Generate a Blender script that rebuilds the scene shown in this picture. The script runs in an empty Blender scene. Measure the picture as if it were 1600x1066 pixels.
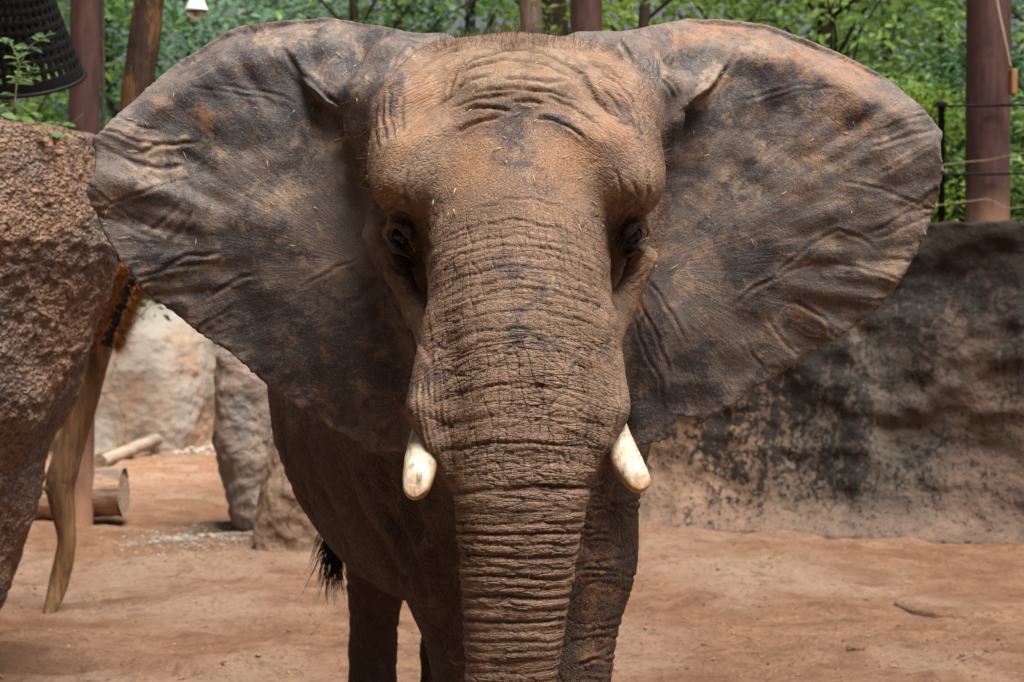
import bpy, math, random
import numpy as np
import openvdb

# ------------------------------------------------------------------ camera, sky, sun, exposure
R = math.radians
F, H, YH = 3111.0, 2.2, 490.0           # focal length in photo pixels, camera height, horizon row
scene = bpy.context.scene
C = scene.collection
cam_d = bpy.data.cameras.new('camera')
cam = bpy.data.objects.new('camera', cam_d); C.objects.link(cam)
cam.location = (0, 0, H); cam.rotation_euler = (R(90), 0, 0)
cam_d.sensor_width = 36.0; cam_d.lens = 36.0 * F / 1600.0
cam_d.shift_y = -(533 - YH) / 1600.0
cam_d.clip_start = 0.1; cam_d.clip_end = 2000
cam_d.dof.use_dof = True; cam_d.dof.focus_distance = 5.95; cam_d.dof.aperture_fstop = 5.6
scene.camera = cam

SUN_EL, SUN_AZ = 68.0, 36.0        # the light comes from the right, high
world = bpy.data.worlds.new('World'); scene.world = world; world.use_nodes = True
wn = world.node_tree.nodes; wl = world.node_tree.links; wn.clear()
sky = wn.new('ShaderNodeTexSky'); sky.sky_type = 'NISHITA'; sky.sun_disc = False
sky.sun_elevation = R(SUN_EL); sky.sun_rotation = R(180 - SUN_AZ); sky.dust_density = 6.0; sky.air_density = 1.0
hs = wn.new('ShaderNodeHueSaturation'); hs.inputs['Saturation'].default_value = 0.22
bg = wn.new('ShaderNodeBackground'); bg.inputs['Strength'].default_value = 0.05
wo = wn.new('ShaderNodeOutputWorld')
wl.new(sky.outputs[0], hs.inputs['Color']); wl.new(hs.outputs[0], bg.inputs['Color']); wl.new(bg.outputs[0], wo.inputs['Surface'])
sun_d = bpy.data.lights.new('sun', 'SUN'); sun_d.energy = 4.6; sun_d.angle = R(32); sun_d.color = (1.0, 0.95, 0.88)
sun = bpy.data.objects.new('sun', sun_d); C.objects.link(sun)
sun.rotation_euler = (R(90 - SUN_EL), 0, R(SUN_AZ)); sun.location = (0, -5, 12)
vs = scene.view_settings
vs.view_transform = 'Standard'; vs.look = 'None'; vs.gamma = 1.0; vs.use_curve_mapping = False
vs.exposure = 0.86

rng = np.random.default_rng(7)
random.seed(7)

# ------------------------------------------------------------------ helpers
def W(px, py, d):
    """a place in the world: photo column and row of a feature and its distance"""
    return np.array([(px - 800.0) * d / F, d, H - (py - YH) * d / F])

def tag(o, label=None, cat=None, group=None, kind=None):
    if label: o['label'] = label
    if cat: o['category'] = cat
    if group: o['group'] = group
    if kind: o['kind'] = kind
    return o

def empty(name, loc=(0, 0, 0)):
    o = bpy.data.objects.new(name, None); C.objects.link(o); o.location = loc; o.empty_display_size = 0.1
    return o

def mesh_np(name, v, f, mat=None, parent=None, smooth=True, attrs=None):
    """v (n,3), f (m,3|4) arrays -> object"""
    v = np.asarray(v, np.float32); f = np.asarray(f, np.int32)
    me = bpy.data.meshes.new(name)
    k = f.shape[1]
    me.vertices.add(len(v)); me.vertices.foreach_set('co', v.ravel())
    me.loops.add(f.size); me.loops.foreach_set('vertex_index', f.ravel())
    me.polygons.add(len(f))
    me.polygons.foreach_set('loop_start', np.arange(0, f.size, k, dtype=np.int32))
    me.polygons.foreach_set('loop_total', np.full(len(f), k, np.int32))
    me.polygons.foreach_set('use_smooth', np.full(len(f), bool(smooth)))
    if attrs:
        for an, a in attrs.items():
            a = np.asarray(a, np.float32)
            if a.ndim == 1:
                me.attributes.new(an, 'FLOAT', 'POINT').data.foreach_set('value', a)
            else:
                me.attributes.new(an, 'FLOAT_VECTOR', 'POINT').data.foreach_set('vector', a.ravel())
    me.update(calc_edges=True); me.validate()
    if mat: me.materials.append(mat)
    o = bpy.data.objects.new(name, me); C.objects.link(o)
    if parent: place_child(o, parent)
    return o

def place_child(o, parent):
    o.parent = parent
    if parent.location.length > 0 and not parent.parent:
        o.location = -parent.location
    return o

class MB:
    """collects rings, tubes, boxes; build() links one mesh object"""
    def __init__(s): s.v = []; s.f = []
    def add(s, v, f):
        n = len(s.v); s.v += [tuple(map(float, p)) for p in v]; s.f += [tuple(i + n for i in q) for q in f]
    def tube(s, pts, rad, sides=10, cap=True, wob=0.0, seed=0, flat=1.0):
        pts = [np.asarray(p, float) for p in pts]; n = len(pts); vs_ = []; fs = []
        r_ = np.random.default_rng(seed)
        up = np.array([0, 0, 1.0])
        prev = None
        for i in range(n):
            t = pts[min(i + 1, n - 1)] - pts[max(i - 1, 0)]; t = t / (np.linalg.norm(t) + 1e-9)
            if prev is None:
                a = np.cross(t, up if abs(t[2]) < .9 else np.array([0, 1.0, 0])); a /= np.linalg.norm(a)
            else:
                a = prev - t * prev.dot(t); a /= np.linalg.norm(a) + 1e-9
            prev = a; b = np.cross(t, a)
            for k in range(sides):
                an = 2 * math.pi * k / sides
                rr = rad[i] * (1 + wob * r_.normal())
                vs_.append(pts[i] + a * math.cos(an) * rr + b * math.sin(an) * rr * flat)
        for i in range(n - 1):
            for k in range(sides):
                k2 = (k + 1) % sides
                fs.append((i * sides + k, i * sides + k2, (i + 1) * sides + k2, (i + 1) * sides + k))
        if cap:
            fs.append(tuple(range(sides))[::-1]); fs.append(tuple((n - 1) * sides + k for k in range(sides)))
        s.add(vs_, fs)
    def lathe(s, prof, cx=0, cy=0, sides=24, cap=True):
        v = []; f = []; n = len(prof)
        for r_, z in prof:
            for k in range(sides):
                a = 2 * math.pi * k / sides; v.append((cx + r_ * math.cos(a), cy + r_ * math.sin(a), z))
        for i in range(n - 1):
            for k in range(sides):
                k2 = (k + 1) % sides; f.append((i * sides + k, i * sides + k2, (i + 1) * sides + k2, (i + 1) * sides + k))
        if cap:
            f.append(tuple(range(sides))[::-1]); f.append(tuple((n - 1) * sides + k for k in range(sides)))
        s.add(v, f)
    def box(s, c, d, rz=0):
        x, y, z = d; v = []
        ca, sa = math.cos(rz), math.sin(rz)
        for k in (-1, 1):
            for i, j in ((-1, -1), (1, -1), (1, 1), (-1, 1)):
                a, b = i * x / 2, j * y / 2
                v.append((c[0] + a * ca - b * sa, c[1] + a * sa + b * ca, c[2] + k * z / 2))
        s.add(v, [(3, 2, 1, 0), (4, 5, 6, 7), (0, 1, 5, 4), (1, 2, 6, 5), (2, 3, 7, 6), (3, 0, 4, 7)])
    def build(s, name, mat, parent=None, smooth=True, bevel=0):
        me = bpy.data.meshes.new(name); me.from_pydata(s.v, [], s.f); me.update()
        if smooth: me.polygons.foreach_set('use_smooth', [True] * len(me.polygons))
        me.materials.append(mat)
        o = bpy.data.objects.new(name, me); C.objects.link(o)
        if bevel:
            m = o.modifiers.new('bevel', 'BEVEL'); m.width = bevel; m.segments = 2; m.limit_method = 'ANGLE'; m.angle_limit = R(40)
        if parent: place_child(o, parent)
        return o

# numpy gradient noise
_perm = np.random.default_rng(3).permutation(256); _perm = np.concatenate([_perm, _perm]).astype(np.int32)
_g3 = np.random.default_rng(4).normal(size=(256, 3)).astype(np.float32); _g3 /= np.linalg.norm(_g3, axis=1)[:, None]
def noise3(x, y, z):
    x, y, z = np.broadcast_arrays(np.asarray(x, np.float32), np.asarray(y, np.float32), np.asarray(z, np.float32))
    xi = np.floor(x).astype(np.int32); yi = np.floor(y).astype(np.int32); zi = np.floor(z).astype(np.int32)
    xf = x - xi; yf = y - yi; zf = z - zi
    u = xf * xf * xf * (xf * (xf * 6 - 15) + 10); v = yf * yf * yf * (yf * (yf * 6 - 15) + 10); w = zf * zf * zf * (zf * (zf * 6 - 15) + 10)
    out = 0
    for dx in (0, 1):
        wx = u if dx else 1 - u
        for dy in (0, 1):
            wy = v if dy else 1 - v
            for dz in (0, 1):
                wz = w if dz else 1 - w
                h = _perm[_perm[_perm[(xi + dx) & 255] + ((yi + dy) & 255)] + ((zi + dz) & 255)]
                g = _g3[h]
                out = out + wx * wy * wz * (g[..., 0] * (xf - dx) + g[..., 1] * (yf - dy) + g[..., 2] * (zf - dz))
    return out * 1.6
def fbm(x, y, z, o=4, lac=2.0, gain=0.5):
    a = 1.0; t = 0; f = 1.0
    for i in range(o):
        t = t + a * noise3(x * f + 17.3 * i, y * f - 9.1 * i, z * f + 4.7 * i); a *= gain; f *= lac
    return t
def sstep(a, b, x):
    t = np.clip((x - a) / (b - a), 0, 1); return t * t * (3 - 2 * t)

# ------------------------------------------------------------------ material node helpers
class NT:
    def __init__(s, name):
        s.m = bpy.data.materials.new(name); s.m.use_nodes = True
        s.t = s.m.node_tree; s.t.nodes.clear()
        s.out = s.n('ShaderNodeOutputMaterial')
        s.p = s.n('ShaderNodeBsdfPrincipled'); s.t.links.new(s.p.outputs[0], s.out.inputs['Surface'])
    def n(s, t, **kw):
        nd = s.t.nodes.new(t)
        for k, v in kw.items(): setattr(nd, k, v)
        return nd
    def put(s, sock, v):
        if v is None: return
        if hasattr(v, 'is_output') or isinstance(v, bpy.types.NodeSocket): s.t.links.new(v, sock)
        else:
            if isinstance(v, (tuple, list)) and len(v) == 3 and sock.type == 'RGBA': v = (*v, 1)
            sock.default_value = v
    def math(s, op, a, b=None, c=None, clamp=False):
        nd = s.n('ShaderNodeMath', operation=op, use_clamp=clamp)
        for i, v in enumerate((a, b, c)):
            if v is not None: s.put(nd.inputs[i], v)
        return nd.outputs[0]
    def vmath(s, op, a, b=None):
        nd = s.n('ShaderNodeVectorMath', operation=op); s.put(nd.inputs[0], a)
        if b is not None: s.put(nd.inputs['Scale'] if op == 'SCALE' else nd.inputs[1], b)
        return nd.outputs[0]
    def attr(s, name, vec=False):
        nd = s.n('ShaderNodeAttribute', attribute_name=name); return nd.outputs['Vector' if vec else 'Fac']
    def co(s): return s.n('ShaderNodeTexCoord').outputs['Object']
    def noise(s, vec, scale, detail=4, rough=.55, dist=0.0, col=False):
        nd = s.n('ShaderNodeTexNoise'); s.put(nd.inputs['Vector'], vec)
        nd.inputs['Scale'].default_value = scale; nd.inputs['Detail'].default_value = detail
        nd.inputs['Roughness'].default_value = rough; nd.inputs['Distortion'].default_value = dist
        return nd.outputs['Color' if col else 'Fac']
    def vor(s, vec, scale, feature='F1', rand=1.0, out='Distance'):
        nd = s.n('ShaderNodeTexVoronoi', feature=feature); s.put(nd.inputs['Vector'], vec)
        nd.inputs['Scale'].default_value = scale; nd.inputs['Randomness'].default_value = rand
        return nd.outputs[out]
    def ramp(s, v, a, b, lo=0.0, hi=1.0, smooth=True):
        nd = s.n('ShaderNodeMapRange', interpolation_type='SMOOTHSTEP' if smooth else 'LINEAR')
        s.put(nd.inputs['Value'], v); nd.inputs['From Min'].default_value = a; nd.inputs['From Max'].default_value = b
        nd.inputs['To Min'].default_value = lo; nd.inputs['To Max'].default_value = hi
        return nd.outputs[0]
    def mix(s, f, a, b, mode='MIX'):
        nd = s.n('ShaderNodeMix', data_type='RGBA', blend_type=mode, clamp_factor=True)
        s.put(nd.inputs['Factor'], f); s.put(nd.inputs[6], a); s.put(nd.inputs[7], b)
        return nd.outputs[2]
    def bump(s, h, dist=0.01, strength=1.0, normal=None):
        nd = s.n('ShaderNodeBump'); s.put(nd.inputs['Height'], h)
        nd.inputs['Distance'].default_value = dist; nd.inputs['Strength'].default_value = strength
        if normal: s.put(nd.inputs['Normal'], normal)
        return nd.outputs[0]
    def set(s, **kw):
        names = dict(color='Base Color', rough='Roughness', normal='Normal', spec='Specular IOR Level', metal='Metallic', trans='Transmission Weight', coat='Coat Weight', alpha='Alpha')
        for k, v in kw.items(): s.put(s.p.inputs[names[k]], v)
        return s.m
    def scalevec(s, vec, xyz):
        nd = s.n('ShaderNodeMapping'); s.put(nd.inputs['Vector'], vec); nd.inputs['Scale'].default_value = xyz
        return nd.outputs[0]
    def sep(s, vec):
        nd = s.n('ShaderNodeSeparateXYZ'); s.put(nd.inputs[0], vec); return nd.outputs
    def comb(s, x, y, z):
        nd = s.n('ShaderNodeCombineXYZ')
        for i, v in enumerate((x, y, z)): s.put(nd.inputs[i], v)
        return nd.outputs[0]

M = {}
def simple(name, col, rough=.8, var=.25, sc=12.0, bump=.004, bsc=60.0, spec=.3, metal=0.0, stretch=None):
    t = NT(name); c = t.co()
    if stretch: c = t.scalevec(c, stretch)
    a = t.noise(c, sc, 5); b = t.noise(c, bsc, 4, .65)
    lo = tuple(x * (1 - var) for x in col); hi = tuple(min(1, x * (1 + var)) for x in col)
    cc = t.mix(t.ramp(a, .3, .7), lo, hi)
    M[name] = t.set(color=cc, rough=rough, spec=spec, metal=metal, normal=t.bump(b, bump) if bump else None)
    return M[name]

simple('black_plastic', (.005, .005, .0055), .6, .3, 20, .001, 80, .2)
simple('black_metal', (.008, .008, .009), .75, .3, 20, .001, 60, .15)
simple('camera_white', (.72, .73, .74), .35, .05, 8, 0, spec=.5)
simple('straw', (.52, .42, .24), .8, .3, 60, 0)
simple('rope_tan', (.34, .26, .17), .9, .3, 60, .002, 200)
simple('chain_metal', (.08, .075, .07), .5, .6, 70, .002, 90, .5, .6)
simple('hair', (.12, .08, .058), .7, .3, 30, 0)
simple('tail_hair', (.012, .009, .008), .6, .3, 30, 0)
simple('bristle', (.34, .125, .035), .6, .35, 25, 0)
simple('stem', (.16, .13, .075), .8, .3, 30, .002)
simple('dark_clod', (.12, .066, .045), .95, .4, 30, .006, 50)
simple('clod', (.22, .12, .075), .95, .35, 18, .006, 50)
simple('pebble', (.22, .185, .15), .9, .5, 9, .004, 60)
simple('rubble', (.46, .40, .33), .9, .35, 8, .004, 60)

def m_dome():
    t = NT('smoked_dome'); M['smoked_dome'] = t.set(color=(.02, .012, .012), rough=.08, spec=.6, coat=.5)
m_dome()

def m_clear():
    t = NT('clear_dome')
    t.set(color=(.6, .6, .62), rough=.15, spec=.5, trans=.6); M['clear_dome'] = t.m
m_clear()

def bark(name, col, col2, sc=5.0, st=(1, 1, .12), bump=.02):
    t = NT(name); c = t.scalevec(t.co(), st)
    n1 = t.noise(c, sc * 4, 6, .65, .4); n2 = t.noise(t.co(), sc * .5, 4)
    cc = t.mix(t.ramp(n1, .32, .68), col2, col); cc = t.mix(t.ramp(n2, .4, .7, 0, .6), cc, tuple(x * .55 for x in col))
    M[name] = t.set(color=cc, rough=.9, spec=.2, normal=t.bump(n1, bump)); return M[name]
bark('bark_grey', (.24, .18, .145), (.11, .075, .06), 6)
bark('bark_dark', (.07, .05, .036), (.022, .016, .012), 5)
bark('bark_twig', (.10, .07, .045), (.04, .028, .02), 10, (1, 1, .3), .006)

def m_log():
    t = NT('debarked_log'); o = t.co(); c = t.scalevec(o, (1, 1, .10))
    z = t.sep(o)[2]
    n1 = t.noise(c, 26, 6, .6, .3); n2 = t.noise(t.scalevec(o, (1, 1, .35)), 5, 5, .6); n3 = t.noise(o, 40, 4)
    cc = t.mix(t.ramp(n1, .3, .7), (.095, .048, .020), (.225, .122, .054))
    barkm = t.math('MULTIPLY', t.ramp(n2, .43, .56), t.ramp(z, 2.3, 3.2))
    cc = t.mix(t.ramp(z, 2.3, 2.9, 0, .8), cc, t.mix(t.ramp(n1, .3, .7), (.085, .038, .014), (.17, .085, .032)))  # upper log painted darker brown for the shade it stands in
    cc = t.mix(t.math('MULTIPLY', barkm, .9), cc, (.026, .015, .010))
    cc = t.mix(t.ramp(n3, .60, .72, 0, .5), cc, (.09, .05, .028))
    cc = t.mix(t.ramp(t.noise(t.scalevec(o, (1, 1, .06)), 40, 4, .7), .52, .62, 0, .75), cc, (.07, .04, .025))
    h = t.math('ADD', n1, t.math('MULTIPLY', barkm, .6))
    M['debarked_log'] = t.set(color=cc, rough=.75, spec=.25, normal=t.bump(h, .012))
m_log()

def m_logbark():
    t = NT('cut_log'); c = t.scalevec(t.co(), (.12, 1, 1))
    n1 = t.noise(c, 9, 6, .6, .5); n2 = t.noise(c, 30, 5, .6)
    cc = t.mix(t.ramp(n1, .35, .6), (.15, .11, .09), (.40, .25, .16))
    cc = t.mix(t.ramp(n2, .55, .7, 0, .7), cc, (.09, .06, .05))
    M['cut_log'] = t.set(color=cc, rough=.9, spec=.2, normal=t.bump(t.math('ADD', n1, n2), .02))
    t = NT('log_end'); v = t.scalevec(t.co(), (1, 1, 1))
    n = t.noise(v, 30, 5); cc = t.mix(t.ramp(n, .35, .65), (.17, .115, .085), (.42, .29, .20))
    M['log_end'] = t.set(color=cc, rough=.9, normal=t.bump(n, .006))
m_logbark()

def m_post():
    t = NT('red_steel_post'); o = t.co(); z = t.sep(o)[2]
    n1 = t.noise(o, 4, 5, .6); n2 = t.noise(t.scalevec(o, (1, 1, .2)), 16, 6, .65); n3 = t.noise(o, 70, 4, .7)
    cc = t.mix(t.ramp(n2, .35, .68), (.055, .023, .020), (.095, .044, .037))
    cc = t.mix(t.ramp(n1, .55, .75, 0, .5), cc, (.13, .075, .06))
    cc = t.mix(t.ramp(n3, .64, .72, 0, .6), cc, (.24, .16, .13))
    d = t.attr('dust')
    cc = t.mix(t.math('MULTIPLY', d, t.ramp(n2, .2, .6, .6, 1)), cc, (.36, .20, .12))
    M['red_steel_post'] = t.set(color=cc, rough=.6, spec=.35, normal=t.bump(t.math('ADD', n2, n3), .003))
m_post()

def leafmat(name, dark, light, trans=.35):
    t = NT(name); v = t.attr('tint')
    n = t.noise(t.co(), .8, 3)
    cc = t.mix(v, dark, light); cc = t.mix(t.ramp(n, .35, .65, 0, .45), cc, tuple(x * .55 for x in dark))
    t.set(color=cc, rough=.45, spec=.4)
    tr = t.n('ShaderNodeBsdfTranslucent'); t.put(tr.inputs['Color'], t.mix(.35, cc, light))
    mx = t.n('ShaderNodeMixShader'); mx.inputs[0].default_value = trans
    t.t.links.new(t.p.outputs[0], mx.inputs[1]); t.t.links.new(tr.outputs[0], mx.inputs[2]); t.t.links.new(mx.outputs[0], t.out.inputs['Surface'])
    M[name] = t.m
leafmat('leaf_blue', (.09, .19, .115), (.34, .54, .33), .5)
leafmat('leaf_green', (.075, .165, .045), (.36, .54, .14), .5)
leafmat('leaf_yellow', (.09, .18, .025), (.44, .60, .10), .5)
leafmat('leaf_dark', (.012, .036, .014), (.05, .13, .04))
leafmat('leaf_sapling', (.035, .09, .04), (.15, .28, .07))

def m_rock_porous():
    t = NT('porous_rock'); o = t.co()
    n1 = t.noise(o, 1.6, 5, .6); n2 = t.noise(o, 9, 6, .7); v = t.vor(o, 26, 'F1'); v2 = t.vor(t.vmath('ADD', o, t.vmath('SCALE', t.noise(o, 12, 3, col=True), .08)), 42)
    cc = t.mix(t.ramp(n1, .38, .62), (.205, .15, .125), (.285, .17, .11))
    cc = t.mix(t.ramp(n2, .45, .7, 0, .6), cc, (.17, .115, .095))
    cc = t.mix(t.ramp(t.noise(o, 55, 3), .6, .75, 0, .4), cc, (.36, .27, .22))
    pits = t.ramp(t.noise(o, 38, 4, .6), .36, .46, 1, 0)
    cc = t.mix(t.math('MULTIPLY', pits, .55), cc, (.07, .038, .028))
    h = t.math('ADD', t.math('MULTIPLY', v2, .8), t.math('ADD', t.math('MULTIPLY', n2, .9), t.math('MULTIPLY', pits, -.55)))
    M['porous_rock'] = t.set(color=cc, rough=.95, spec=.15, normal=t.bump(h, .040, 1.0))
m_rock_porous()

def rockmat(name, a, b, c, sc=1.0, streak=True):
    t = NT(name); o = t.co()
    n1 = t.noise(o, 1.1 * sc, 5, .6, .3); n2 = t.noise(t.scalevec(o, (1, 1, .25)), 3.5 * sc, 6, .65, .4); n3 = t.noise(o, 14 * sc, 6, .7)
    z = t.sep(o)[2]
    cc = t.mix(t.ramp(n1, .4, .62), a, b)
    cc = t.mix(t.math('MULTIPLY', t.ramp(n2, .5, .66), .75), cc, c)
    cc = t.mix(t.ramp(n3, .58, .75, 0, .55), cc, tuple(x * .4 for x in c))
    cr = t.ramp(t.vor(t.scalevec(t.vmath('ADD', o, t.vmath('SCALE', t.noise(o, 1.5, 5, col=True), 1.1)), (1, 1, .28)), .9 * sc, 'DISTANCE_TO_EDGE'), 0, .022, 1, 0)
    cc = t.mix(t.math('MULTIPLY', t.math('MULTIPLY', cr, t.ramp(n1, .45, .6)), .5), cc, (.06, .045, .04))
    h = t.math('ADD', t.math('ADD', n2, t.math('MULTIPLY', n3, .6)), t.math('MULTIPLY', t.math('MULTIPLY', cr, t.ramp(n1, .45, .6)), -.25))
    M[name] = t.set(color=cc, rough=.92, spec=.2, normal=t.bump(h, .06))
rockmat('pale_rock', (.58, .52, .46), (.52, .33, .225), (.42, .385, .35), .7)
rockmat('slab_rock', (.30, .235, .19), (.235, .17, .135), (.20, .18, .165), 1.5)
rockmat('brown_rock', (.31, .20, .135), (.25, .16, .11), (.19, .13, .10), 2.0)

def m_wall():
    t = NT('stained_concrete'); o = t.co(); x, y, z = t.sep(o)
    big = t.noise(o, .55, 4, .55, .3); mid = t.noise(t.scalevec(o, (1, 1, .55)), 2.2, 6, .62, .4)
    run = t.noise(t.scalevec(o, (1.3, 1, .26)), 2.8, 9, .75, .8); spk = t.noise(o, 15, 5, .72); spk2 = t.noise(o, 34, 4, .7)
    side = t.ramp(x, 2.0, 3.4)                      # the wall greys towards its right part
    base = t.mix(t.ramp(mid, .35, .65), (.30, .195, .13), (.21, .132, .088))
    grey = t.mix(t.ramp(mid, .35, .68), (.082, .069, .056), (.145, .114, .092))
    warm = t.mix(t.ramp(mid, .35, .68), (.075, .053, .042), (.13, .089, .070))
    grey = t.mix(t.ramp(x, 3.6, 4.6), grey, warm)
    cc = t.mix(t.math('MULTIPLY', side, t.ramp(big, .25, .5, .8, 1)), base, grey)
    foot = t.ramp(z, .1, .8, 1, 0)
    cc = t.mix(t.math('MULTIPLY', foot, t.ramp(mid, .3, .7, .3, .85)), cc, (.19, .124, .09))
    # algae: dense speckle in patches, running down from seams
    dens = t.math('ADD', t.math('MULTIPLY', t.ramp(run, .44, .60), .50), t.math('MULTIPLY', t.ramp(big, .44, .58), .40))
    dens = t.math('ADD', dens, t.ramp(z, 1.9, 2.7, 0, .35))
    dens = t.math('ADD', t.math('MULTIPLY', dens, t.ramp(x, 1.2, 2.6, .6, 1)), .12)
    dens = t.math('MULTIPLY', dens, t.ramp(z, .05, .6, .45, 1))
    thr = t.math('ADD', t.math('MULTIPLY', spk, .7), t.math('MULTIPLY', spk2, .3))
    alg = t.ramp(t.math('SUBTRACT', thr, t.math('SUBTRACT', .645, t.math('MULTIPLY', dens, .26))), -.015, .022)
    cc = t.mix(t.ramp(t.noise(o, 9, 6, .75), .5, .72, 0, .5), cc, (.07, .056, .046))
    cc = t.mix(t.math('MULTIPLY', alg, .93), cc, (.020, .018, .016))
    cc = t.mix(t.ramp(t.noise(t.scalevec(o, (1, 1, .8)), 20, 3, .6), .60, .66, 0, .85), cc, (.025, .021, .018))
    cc = t.mix(t.math('MULTIPLY', t.ramp(run, .42, .66), t.ramp(z, .4, 2.0, .05, .55)), cc, (.055, .05, .044))
    cc = t.mix(t.math('MULTIPLY', t.ramp(t.math('ADD', z, t.math('MULTIPLY', mid, .5)), 2.55, 3.15), .9), cc, (.03, .022, .017))
    ck = t.ramp(t.vor(t.vmath('ADD', o, t.vmath('SCALE', t.noise(o, 1.6, 7, .7, col=True), 1.2)), .75, 'DISTANCE_TO_EDGE'), 0, .010, 1, 0); ck = t.math('MULTIPLY', ck, t.ramp(big, .42, .55))
    cc = t.mix(t.math('MULTIPLY', ck, .8), cc, (.018, .014, .012))
    h = t.math('ADD', t.math('ADD', t.math('SUBTRACT', mid, t.math('MULTIPLY', ck, .3)), t.math('MULTIPLY', spk, .45)), t.math('MULTIPLY', t.noise(o, 6, 5), .6))
    M['stained_concrete'] = t.set(color=cc, rough=.92, spec=.2, normal=t.bump(h, .09))
m_wall()

def m_ground():
    t = NT('sandy_soil'); o = t.co(); x, y, z = t.sep(o)
    big = t.noise(o, .35, 5, .55, .6); mid = t.noise(t.scalevec(o, (.85, 1, 1)), 1.5, 7, .66, 1.2); fine = t.noise(o, 22, 6, .75); grit = t.noise(o, 75, 3, .7)
    cc = t.mix(t.ramp(mid, .36, .66), (.29, .152, .090), (.44, .255, .16))
    cc = t.mix(t.ramp(big, .46, .64, 0, .8), cc, (.50, .345, .25))
    cc = t.mix(t.ramp(t.noise(o, .8, 4), .55, .7, 0, .7), cc, (.30, .132, .072))
    cc = t.mix(t.math('MULTIPLY', t.ramp(y, 21, 27), t.ramp(x, -3, -4.4)), cc, t.mix(t.ramp(mid, .35, .65), (.56, .29, .165), (.66, .45, .33)))  # far-left ground painted brighter peach to stand for sunlight on it
    cc = t.mix(t.ramp(t.noise(o, 5.5, 6, .7, .6), .52, .68, 0, .6), cc, (.175, .092, .056))
    cc = t.mix(t.ramp(fine, .50, .66, 0, .7), cc, (.165, .088, .054))
    cc = t.mix(t.ramp(grit, .63, .72, 0, .55), cc, (.44, .32, .24))
    h = t.math('ADD', t.math('ADD', t.math('MULTIPLY', mid, 1.2), t.math('MULTIPLY', fine, .6)), t.math('MULTIPLY', grit, .15))
    M['sandy_soil'] = t.set(color=cc, rough=.95, spec=.12, normal=t.bump(h, .15))
    t = NT('forest_soil'); o = t.co(); n = t.noise(o, 2, 6, .7); f = t.noise(o, 18, 5, .7)
    cc = t.mix(t.ramp(n, .35, .65), (.045, .03, .021), (.13, .085, .058)); cc = t.mix(t.ramp(f, .5, .7, 0, .7), cc, (.022, .017, .012))
    M['forest_soil'] = t.set(color=cc, rough=.95, normal=t.bump(t.math('ADD', n, f), .08))
m_ground()

# ================================================================== GROUND AND TERRAIN
def ground_h(x, y):
    h = .06 * fbm(x * .38 + 3, y * .38, 0.3, 4) + .045 * fbm(x * 1.1, y * 1.8, 1.7, 4) * sstep(9, 12, y)
    h = h + .020 * noise3(x * 3.0, y * 4.0, 9.0) + .009 * noise3(x * 8, y * 9, 3.0)
    h = h + .05 * np.exp(-((x + 2.0) / 2.2) ** 2 - ((y - 13.6) / 1.0) ** 2) + .05 * np.exp(-((x - 1.6) / .9) ** 2 - ((y - 16.6) / .9) ** 2)
    h = h - .05 * np.exp(-((x - 3.0) / 1.6) ** 2 - ((y - 16.3) / .8) ** 2)
    return h
_fp = np.random.default_rng(55)
PRINTS = [(_fp.uniform(-4.5, 4.5), _fp.uniform(10.5, 20), _fp.uniform(.17, .25), _fp.uniform(.5, 1)) for _ in range(120)]
_gh0 = ground_h
def ground_h(x, y):
    """sand with the shallow round prints of the animals"""
    h = _gh0(x, y)
    for cx, cy, r, k in PRINTS:
        q = np.sqrt((x - cx) ** 2 + ((y - cy) * .9) ** 2) / r
        h = h + k * (-.030 * np.exp(-q ** 4) + .022 * np.exp(-((q - 1.18) / .22) ** 2))
    return h
def axis(parts):
    a = []
    for lo, hi, st in parts: a += list(np.arange(lo, hi, st))
    return np.array(a + [parts[-1][1]])
def grid_mesh(name, xs, ys, hf, mat, kind='structure'):
    X, Y = np.meshgrid(xs, ys); Z = hf(X, Y)
    v = np.stack([X, Y, Z], -1).reshape(-1, 3); nx = len(xs); ny = len(ys)
    i = np.arange(nx * ny).reshape(ny, nx)
    f = np.stack([i[:-1, :-1], i[:-1, 1:], i[1:, 1:], i[1:, :-1]], -1).reshape(-1, 4)
    o = mesh_np(name, v, f, mat); o['kind'] = kind; return o
ground = grid_mesh('ground', axis([(-420, -30, 30), (-30, -6, 1.0), (-6, 6, .035), (6, 30, 1.0), (30, 420, 30)]),
                   axis([(-60, 0, 6), (0, 10.5, .35), (10.5, 21, .04), (21, 40, .2), (40, 460, 20)]), ground_h, M['sandy_soil'])
tag(ground, 'reddish sandy soil with drag marks and dusty pale swathes')
def terr_h(x, y):
    right = sstep(-.6, .3, x); r1 = 2.96 + .05 * fbm(x * 1.2, y * 1.2, 4, 3) + .05 * np.maximum(y - 21.4, 0)
    l1 = 3.6 * sstep(35.5, 40, y) + .05 * np.maximum(y - 40, 0) - .5
    return np.where(right > .01, right * r1 + (1 - right) * np.minimum(l1, r1), l1)
terr = grid_mesh('terrain', axis([(-200, -20, 15), (-20, -1, .8), (-1, 9, .12), (9, 20, .8), (20, 200, 15)]),
                 axis([(21.05, 24, .12), (24, 42, .6), (42, 300, 20)]), terr_h, M['forest_soil'])
tag(terr, 'dark soil bank behind the wall, under the trees')

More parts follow.
